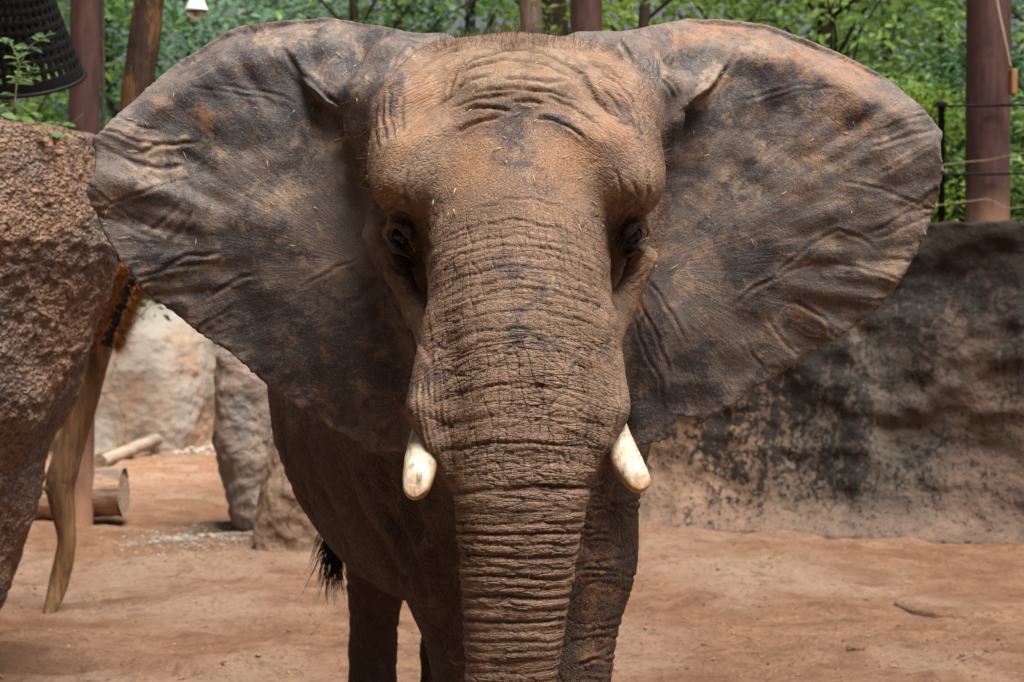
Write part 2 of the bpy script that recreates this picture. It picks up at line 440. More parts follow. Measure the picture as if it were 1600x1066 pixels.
# ================================================================== WALL
def build_wall():
    # plan line from left (hidden behind the elephant) to beyond the right of the frame
    us = np.linspace(0, 1, 260); zs = np.concatenate([np.linspace(-.15, 3.09, 120)])
    A = np.array([-1.2, 21.0]); B = W(1000, 818, 20.9)[:2]; D = W(1600, 842, 19.45)[:2]; E_ = np.array([8.2, 18.6])
    L = [A, B, D, E_]
    t = np.array([0, .26, .78, 1.0])
    lx = np.interp(us, t, [p[0] for p in L]); ly = np.interp(us, t, [p[1] for p in L])
    ker = np.hanning(41); ker /= ker.sum()
    ly2 = np.convolve(np.pad(ly, 20, 'edge'), ker, 'valid')
    X = np.repeat(lx[None], len(zs), 0); Y0 = np.repeat(ly2[None], len(zs), 0); Z = np.repeat(zs[:, None], len(us), 1)
    flare = .34 * np.exp(-np.maximum(Z, 0) / .16) + .10 * sstep(1.1, 0, Z)
    bul = .16 * fbm(X * .7, Z * .9, 2.2, 4) + .03 * fbm(X * 3, Z * 3, 7, 3)
    Y = Y0 - flare - bul + .05 * Z
    Z = Z + np.where(Z > 2.98, .07 * fbm(X * 1.4, 0, 5, 4), 0)
    front = np.stack([X, Y, Z], -1)
    top1 = front[-1].copy(); top1[:, 1] += .22; top1[:, 2] += .03
    top2 = top1.copy(); top2[:, 1] += .55; top2[:, 2] -= .06
    back = top2.copy(); back[:, 2] = -.2
    allr = np.concatenate([front, top1[None], top2[None], back[None]], 0)
    n, m = allr.shape[:2]; i = np.arange(n * m).reshape(n, m)
    f = np.stack([i[:-1, :-1], i[:-1, 1:], i[1:, 1:], i[1:, :-1]], -1).reshape(-1, 4)
    o = mesh_np('concrete_wall', allr.reshape(-1, 3), f, M['stained_concrete'])
    tag(o, 'tall tan concrete wall stained with black algae, behind the elephant', 'wall')
build_wall()

# ================================================================== ROCKS
def loft_rock(name, rows, depth, dist, mat, label, nz=150, na=260, amp=.06, fr=2.0, rot=0.0, seed=1.0, cat='boulder', n=2.4, fine=.012, ffr=9.0):
    """rows: (photo row, left column, right column) of the outline at its distance"""
    P = [(H - (r[0] - YH) * dist / F, (r[1] - 800) * dist / F, (r[2] - 800) * dist / F) for r in rows]
    P.sort(); zz = np.array([p[0] for p in P]); xl = np.array([p[1] for p in P]); xr = np.array([p[2] for p in P])
    s = np.linspace(0, 1, nz); zs = zz[0] + (zz[-1] - zz[0]) * (1 - (1 - s) ** 1.5)
    l = np.interp(zs, zz, xl); r = np.interp(zs, zz, xr)
    cx = (l + r) / 2; wx = np.maximum((r - l) / 2, .01)
    wmax = wx.max(); wy = depth * np.clip(wx / wmax, 0, 1) ** .7
    a = np.linspace(0, 2 * math.pi, na, endpoint=False)
    ca = np.sign(np.cos(a)) * np.abs(np.cos(a)) ** (2 / n); sa = np.sign(np.sin(a)) * np.abs(np.sin(a)) ** (2 / n)
    X = cx[:, None] + wx[:, None] * ca[None]; Y = dist + wy[:, None] * sa[None]; Z = np.repeat(zs[:, None], na, 1)
    g = amp * fbm(X * fr + seed, Y * fr, Z * fr, 4) + fine * fbm(X * ffr, Y * ffr + seed, Z * ffr, 4)
    if fine > .015: g = g - .05 * sstep(.28, .62, noise3(X * 3.2 + 9, Y * 3.2, Z * 3.2)) - .020 * sstep(.2, .5, noise3(X * 9, Y * 9, Z * 9 + 5))
    X = X + g * ca[None]; Y = Y + g * sa[None]; Z = Z + g * .5 * sstep(.75, 1, s)[:, None]
    v = np.stack([X, Y, Z], -1).reshape(-1, 3); i = np.arange(nz * na).reshape(nz, na); j = np.roll(i, -1, 1)
    f = np.stack([i[:-1], j[:-1], j[1:], i[1:]], -1).reshape(-1, 4)
    top = np.array([[cx[-1], dist, zs[-1] + .01]]); v = np.concatenate([v, top])
    o = mesh_np(name, v, f, mat)
    import bmesh
    bm = bmesh.new(); bm.from_mesh(o.data); bm.verts.ensure_lookup_table()
    tp = bm.verts[len(v) - 1]
    for k in range(na): bm.faces.new((bm.verts[i[-1, k]], bm.verts[j[-1, k]], tp)).smooth = True
    bm.to_mesh(o.data); bm.free()
    tag(o, label, cat); return o

loft_rock('porous_boulder', [(186, -300, 20), (190, -420, 36), (197, -480, 52), (207, -520, 100), (212, -560, 135), (222, -600, 143), (250, -620, 150), (330, -660, 166), (385, -670, 178),
          (410, -670, 175), (441, -670, 166), (505, -670, 144), (543, -670, 134), (580, -670, 121), (623, -670, 108), (671, -670, 84), (706, -670, 68), (740, -670, 57), (805, -670, 35),
          (862, -670, 17), (910, -660, 6), (945, -650, -2), (1000, -640, -25), (1150, -620, -70)], 1.25, 11.4, M['porous_rock'],
          'huge rough porous red-brown boulder leaning in at the left edge of the photo', nz=420, na=700, amp=.07, fr=1.3, fine=.013, ffr=16.0, n=2.2)
loft_rock('pale_boulder', [(470, 215, 262), (478, 190, 285), (495, 165, 310), (530, 130, 332), (575, 100, 345), (620, 90, 347), (665, 85, 345), (715, 85, 335)], 1.6, 32.5, M['pale_rock'],
          'pale cream and orange boulder far off behind the leaning log', amp=.12, fr=.8, n=2.1)
loft_rock('rock_slab', [(540, 352, 405), (552, 345, 420), (600, 341, 432), (680, 340, 440), (760, 345, 445), (800, 355, 450), (840, 375, 455)], .55, 20.4, M['slab_rock'],
          'upright grey-brown rock slab with vertical cracks beside the elephant', amp=.07, fr=1.6, n=2.5)
loft_rock('brown_boulder', [(620, 450, 520), (640, 440, 545), (690, 425, 570), (760, 404, 590), (820, 394, 600), (862, 392, 605)], .7, 18.9, M['brown_rock'],
          'brown boulder with pitted face half hidden behind the elephant flank', amp=.06, fr=1.8, n=2.6)
loft_rock('bank_rock', [(430, -80, 60), (470, -120, 110), (560, -160, 150), (640, -180, 160), (720, -180, 168)], 1.8, 34.5, M['pale_rock'],
          'orange rock bank far behind the porous boulder', amp=.2, fr=.8)

# ================================================================== LOGS, POSTS
def m_pts(nodes, d):
    return [W(px, py, dd) for (px, py), dd in zip(nodes, d)]
def smooth_path(pts, rad, k=6):
    pts = np.array(pts, float); rad = np.array(rad, float); n = len(pts); P = []; Q = []
    for i in range(n - 1):
        p0 = pts[max(i - 1, 0)]; p1 = pts[i]; p2 = pts[i + 1]; p3 = pts[min(i + 2, n - 1)]
        for j in range(k):
            t = j / k
            P.append(.5 * ((2 * p1) + (-p0 + p2) * t + (2 * p0 - 5 * p1 + 4 * p2 - p3) * t * t + (-p0 + 3 * p1 - 3 * p2 + p3) * t ** 3))
            Q.append(rad[i] * (1 - t) + rad[i + 1] * t)
    P.append(pts[-1]); Q.append(rad[-1]); return P, Q

lean = [(73, 985), (79, 955), (92, 910), (104, 850), (100, 809), (94, 763), (99, 735), (122, 660), (143, 591), (157, 534), (176, 455), (194, 330), (208, 200), (217, 120), (225, 64), (233, 0), (246, -110), (262, -260)]
lw = [10, 11, 15, 14.5, 17.5, 23, 22.5, 22, 20.5, 20.5, 21, 22, 22.5, 24, 24, 24.5, 25, 26]
ld = [14.55, 14.6] + [14.7] * 16
lp = m_pts(lean, ld); lr = [w * d / F for w, d in zip(lw, ld)]
pp, rr = smooth_path(lp, lr, 8)
rj = np.random.default_rng(5)
ph = rj.random(3) * 6; rr = [r * (1 + .035 * math.sin(i * .21 + ph[0]) + .025 * math.sin(i * .47 + ph[1])) for i, r in enumerate(rr)]
b = MB(); b.tube(pp, rr, 20, wob=.012, seed=3)
# knots
for (px, py, ang) in ((74, 763, math.pi),):
    p = W(px, py, 14.66); b.tube([p - np.array([.04 * math.cos(ang), 0, 0]), p, p + np.array([.02 * math.cos(ang), -.01, .01])], [.06, .042, .022], 11)
o = b.build('leaning_log', M['debarked_log'])
tag(o, 'crooked bare log leaning up from the sand, brush strapped to it', 'log')

# scrubbing brush on the log
br = empty('scrubbing_brush', tuple(W(178, 470, 14.5)))
tag(br, 'black scrubbing brush with orange bristles strapped round the leaning log', 'brush')
ax0, ax1 = W(158, 528, 14.5), W(203, 415, 14.5)
axd = (ax1 - ax0) / np.linalg.norm(ax1 - ax0); side = -np.cross(axd, np.array([0, 1.0, 0])); side /= np.linalg.norm(side)
b = MB()
n = 14; v = []; f = []
for i in range(n):
    q = ax0 + (ax1 - ax0) * (i / (n - 1) * 1.25 - .06)
    for k in range(13):
        a = R(-115 + 235 * k / 12); rr_ = .125 + .006 * math.sin(i * 2.2)
        v.append(q + side * math.sin(a) * rr_ + np.array([0, -1, 0]) * math.cos(a) * rr_)
        v.append(q + side * math.sin(a) * (rr_ - .02) + np.array([0, -1, 0]) * math.cos(a) * (rr_ - .02))
for i in range(n - 1):
    for k in range(12):
        p = i * 26 + k * 2; f.append((p, p + 2, p + 28, p + 26)); f.append((p + 1, p + 27, p + 29, p + 3))
for k in range(12):
    p = k * 2; f.append((p, p + 1, p + 3, p + 2)); p += (n - 1) * 26; f.append((p, p + 2, p + 3, p + 1))
b.add(v, f); b.build('backing', M['black_plastic'], br)
for band, (a0, sp) in enumerate(((R(0), .10), (R(62), .09))):
    b = MB(); q_ = np.random.default_rng(20 + band)
    for i in range(2200):
        t = q_.random() * 1.02; a = a0 + q_.normal() * sp
        base = ax0 + (ax1 - ax0) * (t * (1.05 if band else 1.1) - (.02 if band else .12))
        dirv = side * math.sin(a) + np.array([0, -1, 0]) * math.cos(a); dirv = dirv + q_.normal(size=3) * .24 - axd * (.25 + .2 * q_.normal())
        dirv /= np.linalg.norm(dirv); L = (.115 if band else .10) * (1 + .30 * q_.normal())
        p0 = base + (side * math.sin(a) + np.array([0, -1, 0]) * math.cos(a)) * .12
        w = .0032; sx = np.cross(dirv, axd); sx /= np.linalg.norm(sx) + 1e-9
        b.add([p0 - sx * w, p0 + axd * w, p0 + sx * w, p0 + dirv * L], [(0, 1, 3), (1, 2, 3), (2, 0, 3)])
    b.build('bristle_row', M['bristle'], br)

def log_obj(name, p0, p1, r0, r1, mat, endmat, label, seed, wob=.02, sides=28):
    root = empty(name, tuple((np.array(p0) + np.array(p1)) / 2)); tag(root, label, 'log')
    n = 22; P = []; Rr = []
    q = np.random.default_rng(seed)
    for i in range(n):
        t = i / (n - 1); p = np.array(p0) * (1 - t) + np.array(p1) * t
        P.append(p + q.normal(size=3) * .006); Rr.append((r0 * (1 - t) + r1 * t) * (1 + .02 * q.normal()))
    b = MB(); b.tube(P, Rr, sides, cap=False, wob=wob, seed=seed); b.build('bark', mat, root)
    for p, r, s in ((P[0], Rr[0], 0), (P[-1], Rr[-1], 1)):
        d = np.array(p1) - np.array(p0); d /= np.linalg.norm(d); u = np.cross(d, [0, 0, 1.0]); u /= np.linalg.norm(u); w = np.cross(d, u)
        b = MB(); v = [p + d * (.004 if s else -.004)]; rings = 5
        for k in range(1, rings + 1):
            for a in range(sides):
                an = 2 * math.pi * a / sides; rad = r * 1.01 * k / rings
                v.append(p + u * math.cos(an) * rad + w * math.sin(an) * rad + d * (.006 * (k % 2) * (1 if s else -1)))
        f = [(0, 1 + a, 1 + (a + 1) % sides) for a in range(sides)]
        for k in range(rings - 1):
            for a in range(sides):
                a2 = (a + 1) % sides; f.append((1 + k * sides + a, 1 + (k + 1) * sides + a, 1 + (k + 1) * sides + a2, 1 + k * sides + a2))
        b.add(v, f); b.build('cut_end', endmat, root)
    return root
log_obj('cut_log', W(-40, 785, 21.0), W(193, 768, 20.9), .27, .255, M['cut_log'], M['log_end'], 'short thick cut log lying on the ground behind the leaning log', 2)
bark('pale_pole', (.50, .40, .31), (.36, .27, .20), 6, (1, .15, 1), .01)
log_obj('thin_log', W(158, 722, 28.6), W(246, 686, 31.0), .10, .09, M['pale_pole'], M['log_end'], 'pale thin log pointing away towards the cream boulder', 5, .015, 16)
log_obj('thin_log', W(140, 712, 30.6), W(236, 689, 31.6), .055, .05, M['pale_pole'], M['log_end'], 'slim pale pole lying just behind the thin log', 6, .015, 12)
log_obj('thin_log', W(100, 738, 27.8), W(196, 741, 27.5), .05, .045, M['pale_pole'], M['log_end'], 'short pale stick lying crosswise in front of the thin log', 8, .015, 12)

def post(px0, px1, pyb, d, lean_px, label, zb, ztop=9.0, wpx=None):
    c = ((px0 + px1) / 2 - 800) * d / F; r = (px1 - px0) / 2 * d / F
    n = 40; zs = np.linspace(zb - .3, ztop, n); v = []; sides = 36; dust = []
    for i, z in enumerate(zs):
        x = c + lean_px * d / F * (z - zb) / 4.5
        for k in range(sides):
            a = 2 * math.pi * k / sides; v.append((x + r * math.cos(a), d + r * math.sin(a), z)); dust.append(float(np.clip(1 - (z - zb) / (1.3 if zb < 1 else .55), 0, 1)) ** 1.3)
    i = np.arange(n * sides).reshape(n, sides); j = np.roll(i, -1, 1)
    f = np.stack([i[:-1], j[:-1], j[1:], i[1:]], -1).reshape(-1, 4)
    o = mesh_np('steel_post', np.array(v), f, M['red_steel_post'], attrs={'dust': np.array(dust)})
    tag(o, label, 'post', 'red-brown steel posts of the enclosure'); return o
post(97, 145, 820, 20.7, 11, 'red-brown steel post between black feeder and leaning log', 0.0)
post(888, 939, 400, 23.5, 4, 'red-brown steel post rising behind the crown of the elephant', 2.9)
post(1508, 1577, 345, 21.6, 4, 'thick red-brown steel post on the bank beside the black fence', 3.1)

# cable beside the left post
b = MB(); pts = [W(161 + .6 * math.sin(k * .9), 230 - k * 6, 20.3) for k in range(70)]
b.tube(pts, [.016 + .010 * (k % 2) for k in range(70)], 8); o = b.build('chain', M['chain_metal'])
tag(o, 'dark knotted chain hanging beside the left steel post', 'chain')
# rope and wooden block on right post
b = MB(); pts, rd = smooth_path([W(1545, -90, 21.1), W(1557, 0, 21.1), W(1568, 55, 21.1), W(1579, 108, 21.15)], [.018] * 4, 6)
b.tube(pts, rd, 8); o = b.build('rope', M['rope_tan']); tag(o, 'tan rope running down the thick steel post to a wooden block', 'rope')
simple('block_wood', (.24, .12, .05), .8, .3, 10, .006, 40, stretch=(1, 1, .2))
b = MB(); b.box(W(1582, 128, 21.2), (.07, .10, .27), .3); o = b.build('wooden_block', M['block_wood'], smooth=False, bevel=.012)
tag(o, 'small orange-brown wooden block hanging on a rope at the thick post', 'block')
for k, (ya, yb) in enumerate(((250, 243), (312, 325))):
    pts, rd = smooth_path([W(1440, ya + 12, 21.0), W(1512, ya + 3, 21.1), W(1545, ya, 21.15), W(1578, yb, 21.1), W(1640, yb - 8, 21.0)], [.0038] * 5, 6)
    b = MB(); b.tube(pts, rd, 6); o = b.build('wire', M['rope_tan'])
    tag(o, ('thin pale wire crossing the thick steel post between the fence rails', 'lowest thin pale wire crossing the base of the thick steel post')[k], 'wire')

# ================================================================== FENCE
fn = empty('railing', tuple(W(1472, 345, 21.3))); tag(fn, 'black metal railing on the bank at the right, thick post behind it', 'railing')
for px, py in ((1471, 165), (1720, 165)):
    p = W(px, py, 21.35); b = MB()
    b.lathe([(.036, 2.9), (.036, p[2] - .03), (.05, p[2] - .025), (.07, p[2] + .005), (.07, p[2] + .03), (.03, p[2] + .045)], p[0], p[1], 16); b.build('fence_post', M['black_metal'], fn)
for py in (166, 273):
    a = W(1458, py, 21.3); c = W(1730, py - 3, 21.3); b = MB()
    b.tube([a + (c - a) * t for t in np.linspace(0, 1, 20)], [.014] * 20, 10); b.build('rail', M['black_metal'], fn)

# ================================================================== BLACK FEEDER
def feeder():
    root = empty('hanging_feeder', tuple(W(40, 60, 13.0)))
    tag(root, 'black perforated plastic feeder hanging above the porous boulder', 'feeder')
    d = 13.0
    # axis tilted: wide mouth below
    top = W(-12, -150, d - .28); bot = W(28, 122, d + .26); axd = (bot - top) / np.linalg.norm(bot - top)
    u = np.cross(axd, [0, 1.0, 0]); u /= np.linalg.norm(u)
    if u[0] < 0: u = -u
    w = np.cross(axd, u)
    nr, na = 72, 120; v = []; f = []
    for i in range(nr + 1):
        t = i / nr; q = top + (bot - top) * t; r = (.20 + .24 * t ** 1.25)
        for k in range(na):
            a = 2 * math.pi * k / na; v.append(q + u * math.cos(a) * r + w * math.sin(a) * r * .8 + axd * (.09 * math.cos(a) * 0 + .0))
    for i in range(nr):
        for k in range(na):
            if i % 4 in (1, 2) and k % 3 == 1 and 3 < i < nr - 5: continue
            k2 = (k + 1) % na; f.append((i * na + k, i * na + k2, (i + 1) * na + k2, (i + 1) * na + k))
    o = mesh_np('perforated_shell', np.array(v), np.array(f), M['black_plastic'], root)
    m = o.modifiers.new('thick', 'SOLIDIFY'); m.thickness = .012
    b = MB(); pts = [bot + u * math.cos(a) * .445 + w * math.sin(a) * .356 for a in np.linspace(0, 2 * math.pi, 49)]
    b.tube(pts, [.014] * 49, 8, cap=False); b.build('rim', M['black_plastic'], root)
    b = MB(); n0 = []; fs = []
    q = top + (bot - top) * .62; r = .20 + .24 * .62 ** 1.25 - .02   # inner hay-stop disc
    vv = [q] + [q + u * math.cos(a) * r + w * math.sin(a) * r * .8 for a in np.linspace(0, 2 * math.pi, 40, endpoint=False)]
    b.add(vv, [(0, 1 + k, 1 + (k + 1) % 40) for k in range(40)]); o2 = b.build('inner_disc', M['black_plastic'], root)
    m = o2.modifiers.new('thick', 'SOLIDIFY'); m.thickness = .02
    b = MB(); b.tube([top + np.array([0, 0, t]) for t in np.linspace(-.05, 3.5, 12)], [.012] * 12, 8); b.build('hanging_cable', M['black_metal'], root)
feeder()

# ================================================================== SECURITY CAMERA
def seccam():
    d = 16.0; p = W(307, 14, d); root = empty('security_camera', tuple(p))
    tag(root, 'white dome security camera hanging over the left ear', 'camera')
    k = d / F
    b = MB(); b.lathe([(.018, p[2] + 2.5), (.018, p[2] + 28 * k), (8 * k, p[2] + 26 * k), (12 * k, p[2] + 14 * k), (15 * k, p[2] + 6 * k), (18.5 * k, p[2] - 1 * k), (19 * k, p[2] - 3.5 * k), (18 * k, p[2] - 4 * k), (14 * k, p[2] - 3.2 * k)], p[0], p[1], 32)
    b.build('housing', M['camera_white'], root)
    b = MB(); b.lathe([(16.5 * k, p[2] - 2.8 * k), (16.5 * k, p[2] - 4.4 * k), (14.2 * k, p[2] - 5 * k)], p[0], p[1], 32); b.build('gasket', M['black_plastic'], root)
    b = MB(); b.lathe([(12.8 * k * math.cos(a), p[2] - 4 * k - 13.5 * k * math.sin(a)) for a in np.linspace(0, 1.5, 12)], p[0], p[1], 32)
    b.build('dome', M['clear_dome'], root)
    b = MB(); b.lathe([(8 * k * math.cos(a), p[2] - 4.5 * k - 9 * k * math.sin(a)) for a in np.linspace(0, 1.5, 10)], p[0], p[1] - .02, 24)
    b.build('lens', M['smoked_dome'], root)
    b = MB(); b.tube([p + np.array([0, 0, 2.5]), p + np.array([-2.4, 4.6, 2.5])], [.03, .03], 10); b.build('bracket', M['camera_white'], root)
seccam()

# ================================================================== HALF-BURIED DISC, CLODS, GRAVEL
def disc():
    p = W(1508, 944, 15.15); b = MB(); n = 64
    prof = [(.0, .02), (.3, .022), (.48, .02), (.525, .0), (.53, -.02), (.53, -.2)]
    z0 = float(ground_h(np.array(p[0] - .5), np.array(p[1]))) + .012
    v = []; f = []
    for r_, z in prof:
        for k in range(n):
            a = 2 * math.pi * k / n; rr = r_ * (1 + .02 * math.sin(3 * a + 1) + .012 * math.sin(11 * a))
            x = p[0] + rr * math.cos(a); y = p[1] + rr * math.sin(a); v.append((x, y, z0 + z - .012 * math.cos(a) * (r_ / .53)))
    for i in range(len(prof) - 1):
        for k in range(n):
            k2 = (k + 1) % n; f.append(((i + 1) * n + k, (i + 1) * n + k2, i * n + k2, i * n + k))
    b.add(v, f)
    simple('slab_dusty', (.40, .30, .24), .9, .2, 6, .01, 30)
    o = b.build('round_slab', M['sandy_soil']); tag(o, 'round stone slab half buried in the sand at the right', 'slab')
disc()

def blobs(n, place, size, mat, name, label, seed, squash=.6, kind='stuff'):
    q = np.random.default_rng(seed)
    t = (1 + 5 ** .5) / 2
    iv = np.array([(-1, t, 0), (1, t, 0), (-1, -t, 0), (1, -t, 0), (0, -1, t), (0, 1, t), (0, -1, -t), (0, 1, -t), (t, 0, -1), (t, 0, 1), (-t, 0, -1), (-t, 0, 1)], float); iv /= np.linalg.norm(iv[0])
    fi = np.array([(0, 11, 5), (0, 5, 1), (0, 1, 7), (0, 7, 10), (0, 10, 11), (1, 5, 9), (5, 11, 4), (11, 10, 2), (10, 7, 6), (7, 1, 8), (3, 9, 4), (3, 4, 2), (3, 2, 6), (3, 6, 8), (3, 8, 9), (4, 9, 5), (2, 4, 11), (6, 2, 10), (8, 6, 7), (9, 8, 1)])
    V = []; Fc = []
    for i in range(n):
        x, y = place(q); s = size(q)
        v = iv * (1 + .28 * q.normal(size=(12, 1))) * s * np.array([1 + .4 * q.random(), 1, squash]); a = q.random() * 6.28
        ca, sa = math.cos(a), math.sin(a); v = np.stack([v[:, 0] * ca - v[:, 1] * sa, v[:, 0] * sa + v[:, 1] * ca, v[:, 2]], 1)
        v += (x, y, float(ground_h(np.array(x), np.array(y))) + s * .15); Fc.append(fi + 12 * i); V.append(v)
    o = mesh_np(name, np.concatenate(V), np.concatenate(Fc), M[mat], smooth=False)
    tag(o, label, None, None, kind); return o
def gpl(px0, px1, py0, py1):
    def f(q):
        px = px0 + (px1 - px0) * q.random(); py = py0 + (py1 - py0) * q.random() ** 1.2; d = 6844.0 / (py - YH); return (px - 800) * d / F, d
    return f
blobs(4000, gpl(-50, 1650, 825, 1100), lambda q: .0035 + .016 * q.random() ** 5, 'clod', 'soil_clods', 'small crumbs of dry soil strewn over the sand', 31)
blobs(150, gpl(1000, 1620, 930, 1080), lambda q: .005 + .016 * q.random() ** 4, 'dark_clod', 'soil_clods', 'darker soil crumbs scattered on the right side of the sand', 32)
def gauss(px, py, sx, sy):
    def f(q):
        d = 6844.0 / (py - YH); return (px - 800) * d / F + q.normal() * sx, d + q.normal() * sy
    return f
blobs(2600, gauss(318, 842, .33, .55), lambda q: .008 + .014 * q.random() ** 2, 'pebble', 'gravel', 'patch of grey gravel at the foot of the upright slab', 33, .5)
blobs(700, gauss(285, 700, .40, .7), lambda q: .03 + .06 * q.random() ** 2, 'rubble', 'rubble', 'pale rubble heaped at the foot of the cream boulder', 34, .7)
for k, (px, py, s, lab) in enumerate(((1345, 1024, .05, 'dark crumbly clod lying on the sand near the right bottom'), (1272, 1049, .022, 'small reddish clod left of the dark crumbly clod'), (1212, 1050, .016, 'tiny reddish clod at the lower right of the front leg'))):
    o = blobs(3 if k == 0 else 1, gauss(px, py, .05 if k == 0 else .001, .02), (lambda q, s=s: s * (.6 + .5 * q.random())), 'dark_clod' if k == 0 else 'clod', 'clod', lab, 40 + k, .45, None); o['category'] = 'clod'

# ================================================================== FOLIAGE
def leaves(centres, spread, count, size, q, droop=.25, ratio=.5, up=.5):
    """folded leaf blades (two quads each sharing the midrib)"""
    n = len(centres) * count
    c = np.repeat(centres, count, 0) + q.normal(size=(n, 3)) * np.repeat(spread, count)[:, None] * np.array([1, 1, .7])
    d = q.normal(size=(n, 3)); d[:, 2] = d[:, 2] * .5 - droop; d /= np.linalg.norm(d, axis=1)[:, None]
    nn = q.normal(size=(n, 3)); nn[:, 2] += up * 2; s = np.cross(d, nn); s /= np.linalg.norm(s, axis=1)[:, None] + 1e-9
    up_ = np.cross(s, d)
    L = size * (.6 + .8 * q.random((n, 1))); w = L * ratio * .5
    p0 = c; p1 = c + d * L * .45 + s * w + up_ * w * .35; p2 = c + d * L; p3 = c + d * L * .45 - s * w + up_ * w * .35
    v = np.stack([p0, p1, p2, p3], 1).reshape(-1, 3)
    b_ = np.arange(n)[:, None] * 4
    f = np.concatenate([b_ + np.array([[0, 1, 2]]), b_ + np.array([[0, 2, 3]])], 0)
    ti = np.clip(q.beta(2, 2.4, n) + np.repeat(q.normal(size=len(centres)) * .16, count), 0, 1)
    return v, f, np.repeat(ti, 4)

def tree(x, y, zb, h, r, crown_lo, nclump, count, lsize, mat, barkm, label, seed, trunk_r=.14, group='trees behind the enclosure', name='tree', lean=(0, 0), ratio=.5, spread=(.28, .6)):
    q = np.random.default_rng(seed); root = empty(name, (x, y, zb)); tag(root, label, 'tree', group)
    b = MB(); n = 10
    P = [np.array([x + lean[0] * t + .05 * q.normal(), y + lean[1] * t + .05 * q.normal(), zb - .2 + (h + .2) * t]) for t in np.linspace(0, 1, n)]
    b.tube(P, [trunk_r * (1 - .75 * t) + .01 for t in np.linspace(0, 1, n)], 12, wob=.04, seed=seed)
    C_ = []
    for i in range(nclump):
        t = q.random(); zc = crown_lo + (h - crown_lo) * t
        a = q.random() * 6.283; rad = r * (.25 + .75 * q.random() ** .6) * (1 - .45 * abs(t - .4))
        c = np.array([x + lean[0] * t + rad * math.cos(a), y + rad * math.sin(a), zb + zc]); C_.append(c)
        if i % 2 == 0:
            tb = max(0.05, (zc - .35 * rad) / h); base = P[min(n - 1, int(tb * (n - 1)))]
            m = (base + c) / 2 + q.normal(size=3) * .12 + np.array([0, 0, .12])
            pts, rd = smooth_path([base, m, c], [trunk_r * .28, trunk_r * .16, .008], 4); b.tube(pts, rd, 6, cap=False)
    b.build('trunk', M[barkm], root)
    C_ = np.array(C_); sp = spread[0] + (spread[1] - spread[0]) * q.random(nclump)
    v, f, ti = leaves(C_, sp, int(count * .66), lsize * 1.5, q, ratio=ratio)
    o = mesh_np('crown', v, f, M[mat], root, smooth=False, attrs={'tint': ti}); return root

def bush(x, y, zb, w, h, n, count, ls, mat, label, seed, group='shrubs on the bank behind the railing', ratio=.5):
    q = np.random.default_rng(seed); root = empty('shrub', (x, y, zb)); tag(root, label, 'shrub', group)
    b = MB(); C_ = []
    for i in range(n):
        c = np.array([x + q.normal() * w * .5, y + q.normal() * w * .35, zb + h * (.08 + .92 * q.random() ** .8)]); C_.append(c)
        if i % 3 == 0:
            base = np.array([x + q.normal() * w * .15, y + q.normal() * .1, zb - .1]); pts, rd = smooth_path([base, (base + c) / 2 + q.normal(size=3) * .08, c], [.022, .014, .005], 4); b.tube(pts, rd, 5, cap=False)
    b.build('stems', M['bark_twig'], root)
    v, f, ti = leaves(np.array(C_), np.full(n, .19), count, ls * 1.25, q, ratio=ratio)
    mesh_np('foliage', v, f, M[mat], root, smooth=False, attrs={'tint': ti}); return root

def X(px, d): return (px - 800) * d / F
# trunks visible over the elephant's crown
tree(X(822, 27), 27, 3.0, 9.0, 2.2, 4.6, 26, 130, .085, 'leaf_blue', 'bark_grey', 'tree with straight grey-brown trunk seen over the elephant crown', 101, .20)
tree(X(868, 29), 29, 3.0, 10, 2.4, 4.8, 26, 130, .085, 'leaf_green', 'bark_dark', 'tree with thick dark trunk just left of the middle steel post', 102, .29)
TT = [  # px, d, base, height, radius, crown_lo, clumps, per clump, leaf, mat, label
    (20, 30, .8, 9, 2.6, 1.4, 60, 120, .13, 'leaf_green', 'leafy tree behind the hanging black feeder'),
    (175, 33, 1.0, 9, 2.4, 1.2, 60, 120, .13, 'leaf_blue', 'bluish-green tree between the left steel post and leaning log'),
    (300, 35, 1.0, 9, 2.6, 1.6, 64, 120, .13, 'leaf_blue', 'bluish-green tree behind the dome camera'),
    (420, 38, 1.5, 9, 2.6, 2.2, 44, 110, .13, 'leaf_blue', 'thin-crowned tree over the top of the left ear'),
    (560, 34, 2.0, 9, 2.3, 2.4, 34, 110, .12, 'leaf_green', 'light green tree above the fold of the left ear'),
    (690, 40, 3.0, 10, 2.6, 2.2, 34, 110, .13, 'leaf_blue', 'sparse tree with sky showing through, left of the crown'),
    (770, 44, 3.0, 10, 2.8, 2.0, 34, 110, .14, 'leaf_green', 'far tree between the sparse tree and grey-brown trunk'),
    (620, 36, 2.6, 9, 2.4, 2.0, 60, 110, .12, 'leaf_blue', 'bluish-green tree between the light green tree and sparse tree'),
    (730, 38, 3.0, 9, 2.4, 2.0, 56, 110, .12, 'leaf_green', 'mid green tree just left of the grey-brown trunk, further back'),
    (1010, 29, 3.0, 8, 2.2, 1.2, 50, 120, .105, 'leaf_yellow', 'yellow-green tree right of the middle steel post'),
    (1150, 33, 3.0, 8, 2.4, 1.2, 50, 120, .12, 'leaf_yellow', 'bright yellow-green tree over the top of the right ear'),
    (1290, 27, 3.1, 7, 2.0, .9, 60, 120, .10, 'leaf_green', 'green tree with dark branches above the right ear slope'),
    (1390, 31, 3.1, 8, 2.2, .6, 70, 120, .11, 'leaf_green', 'dense green tree left of the thick steel post'),
    (1470, 36, 3.2, 9, 2.4, .4, 70, 120, .12, 'leaf_blue', 'darker bluish tree just left of the thick steel post, further back'),
    (1640, 28, 3.2, 8, 2.3, .4, 70, 120, .105, 'leaf_green', 'green tree at the right edge behind the railing'),
]
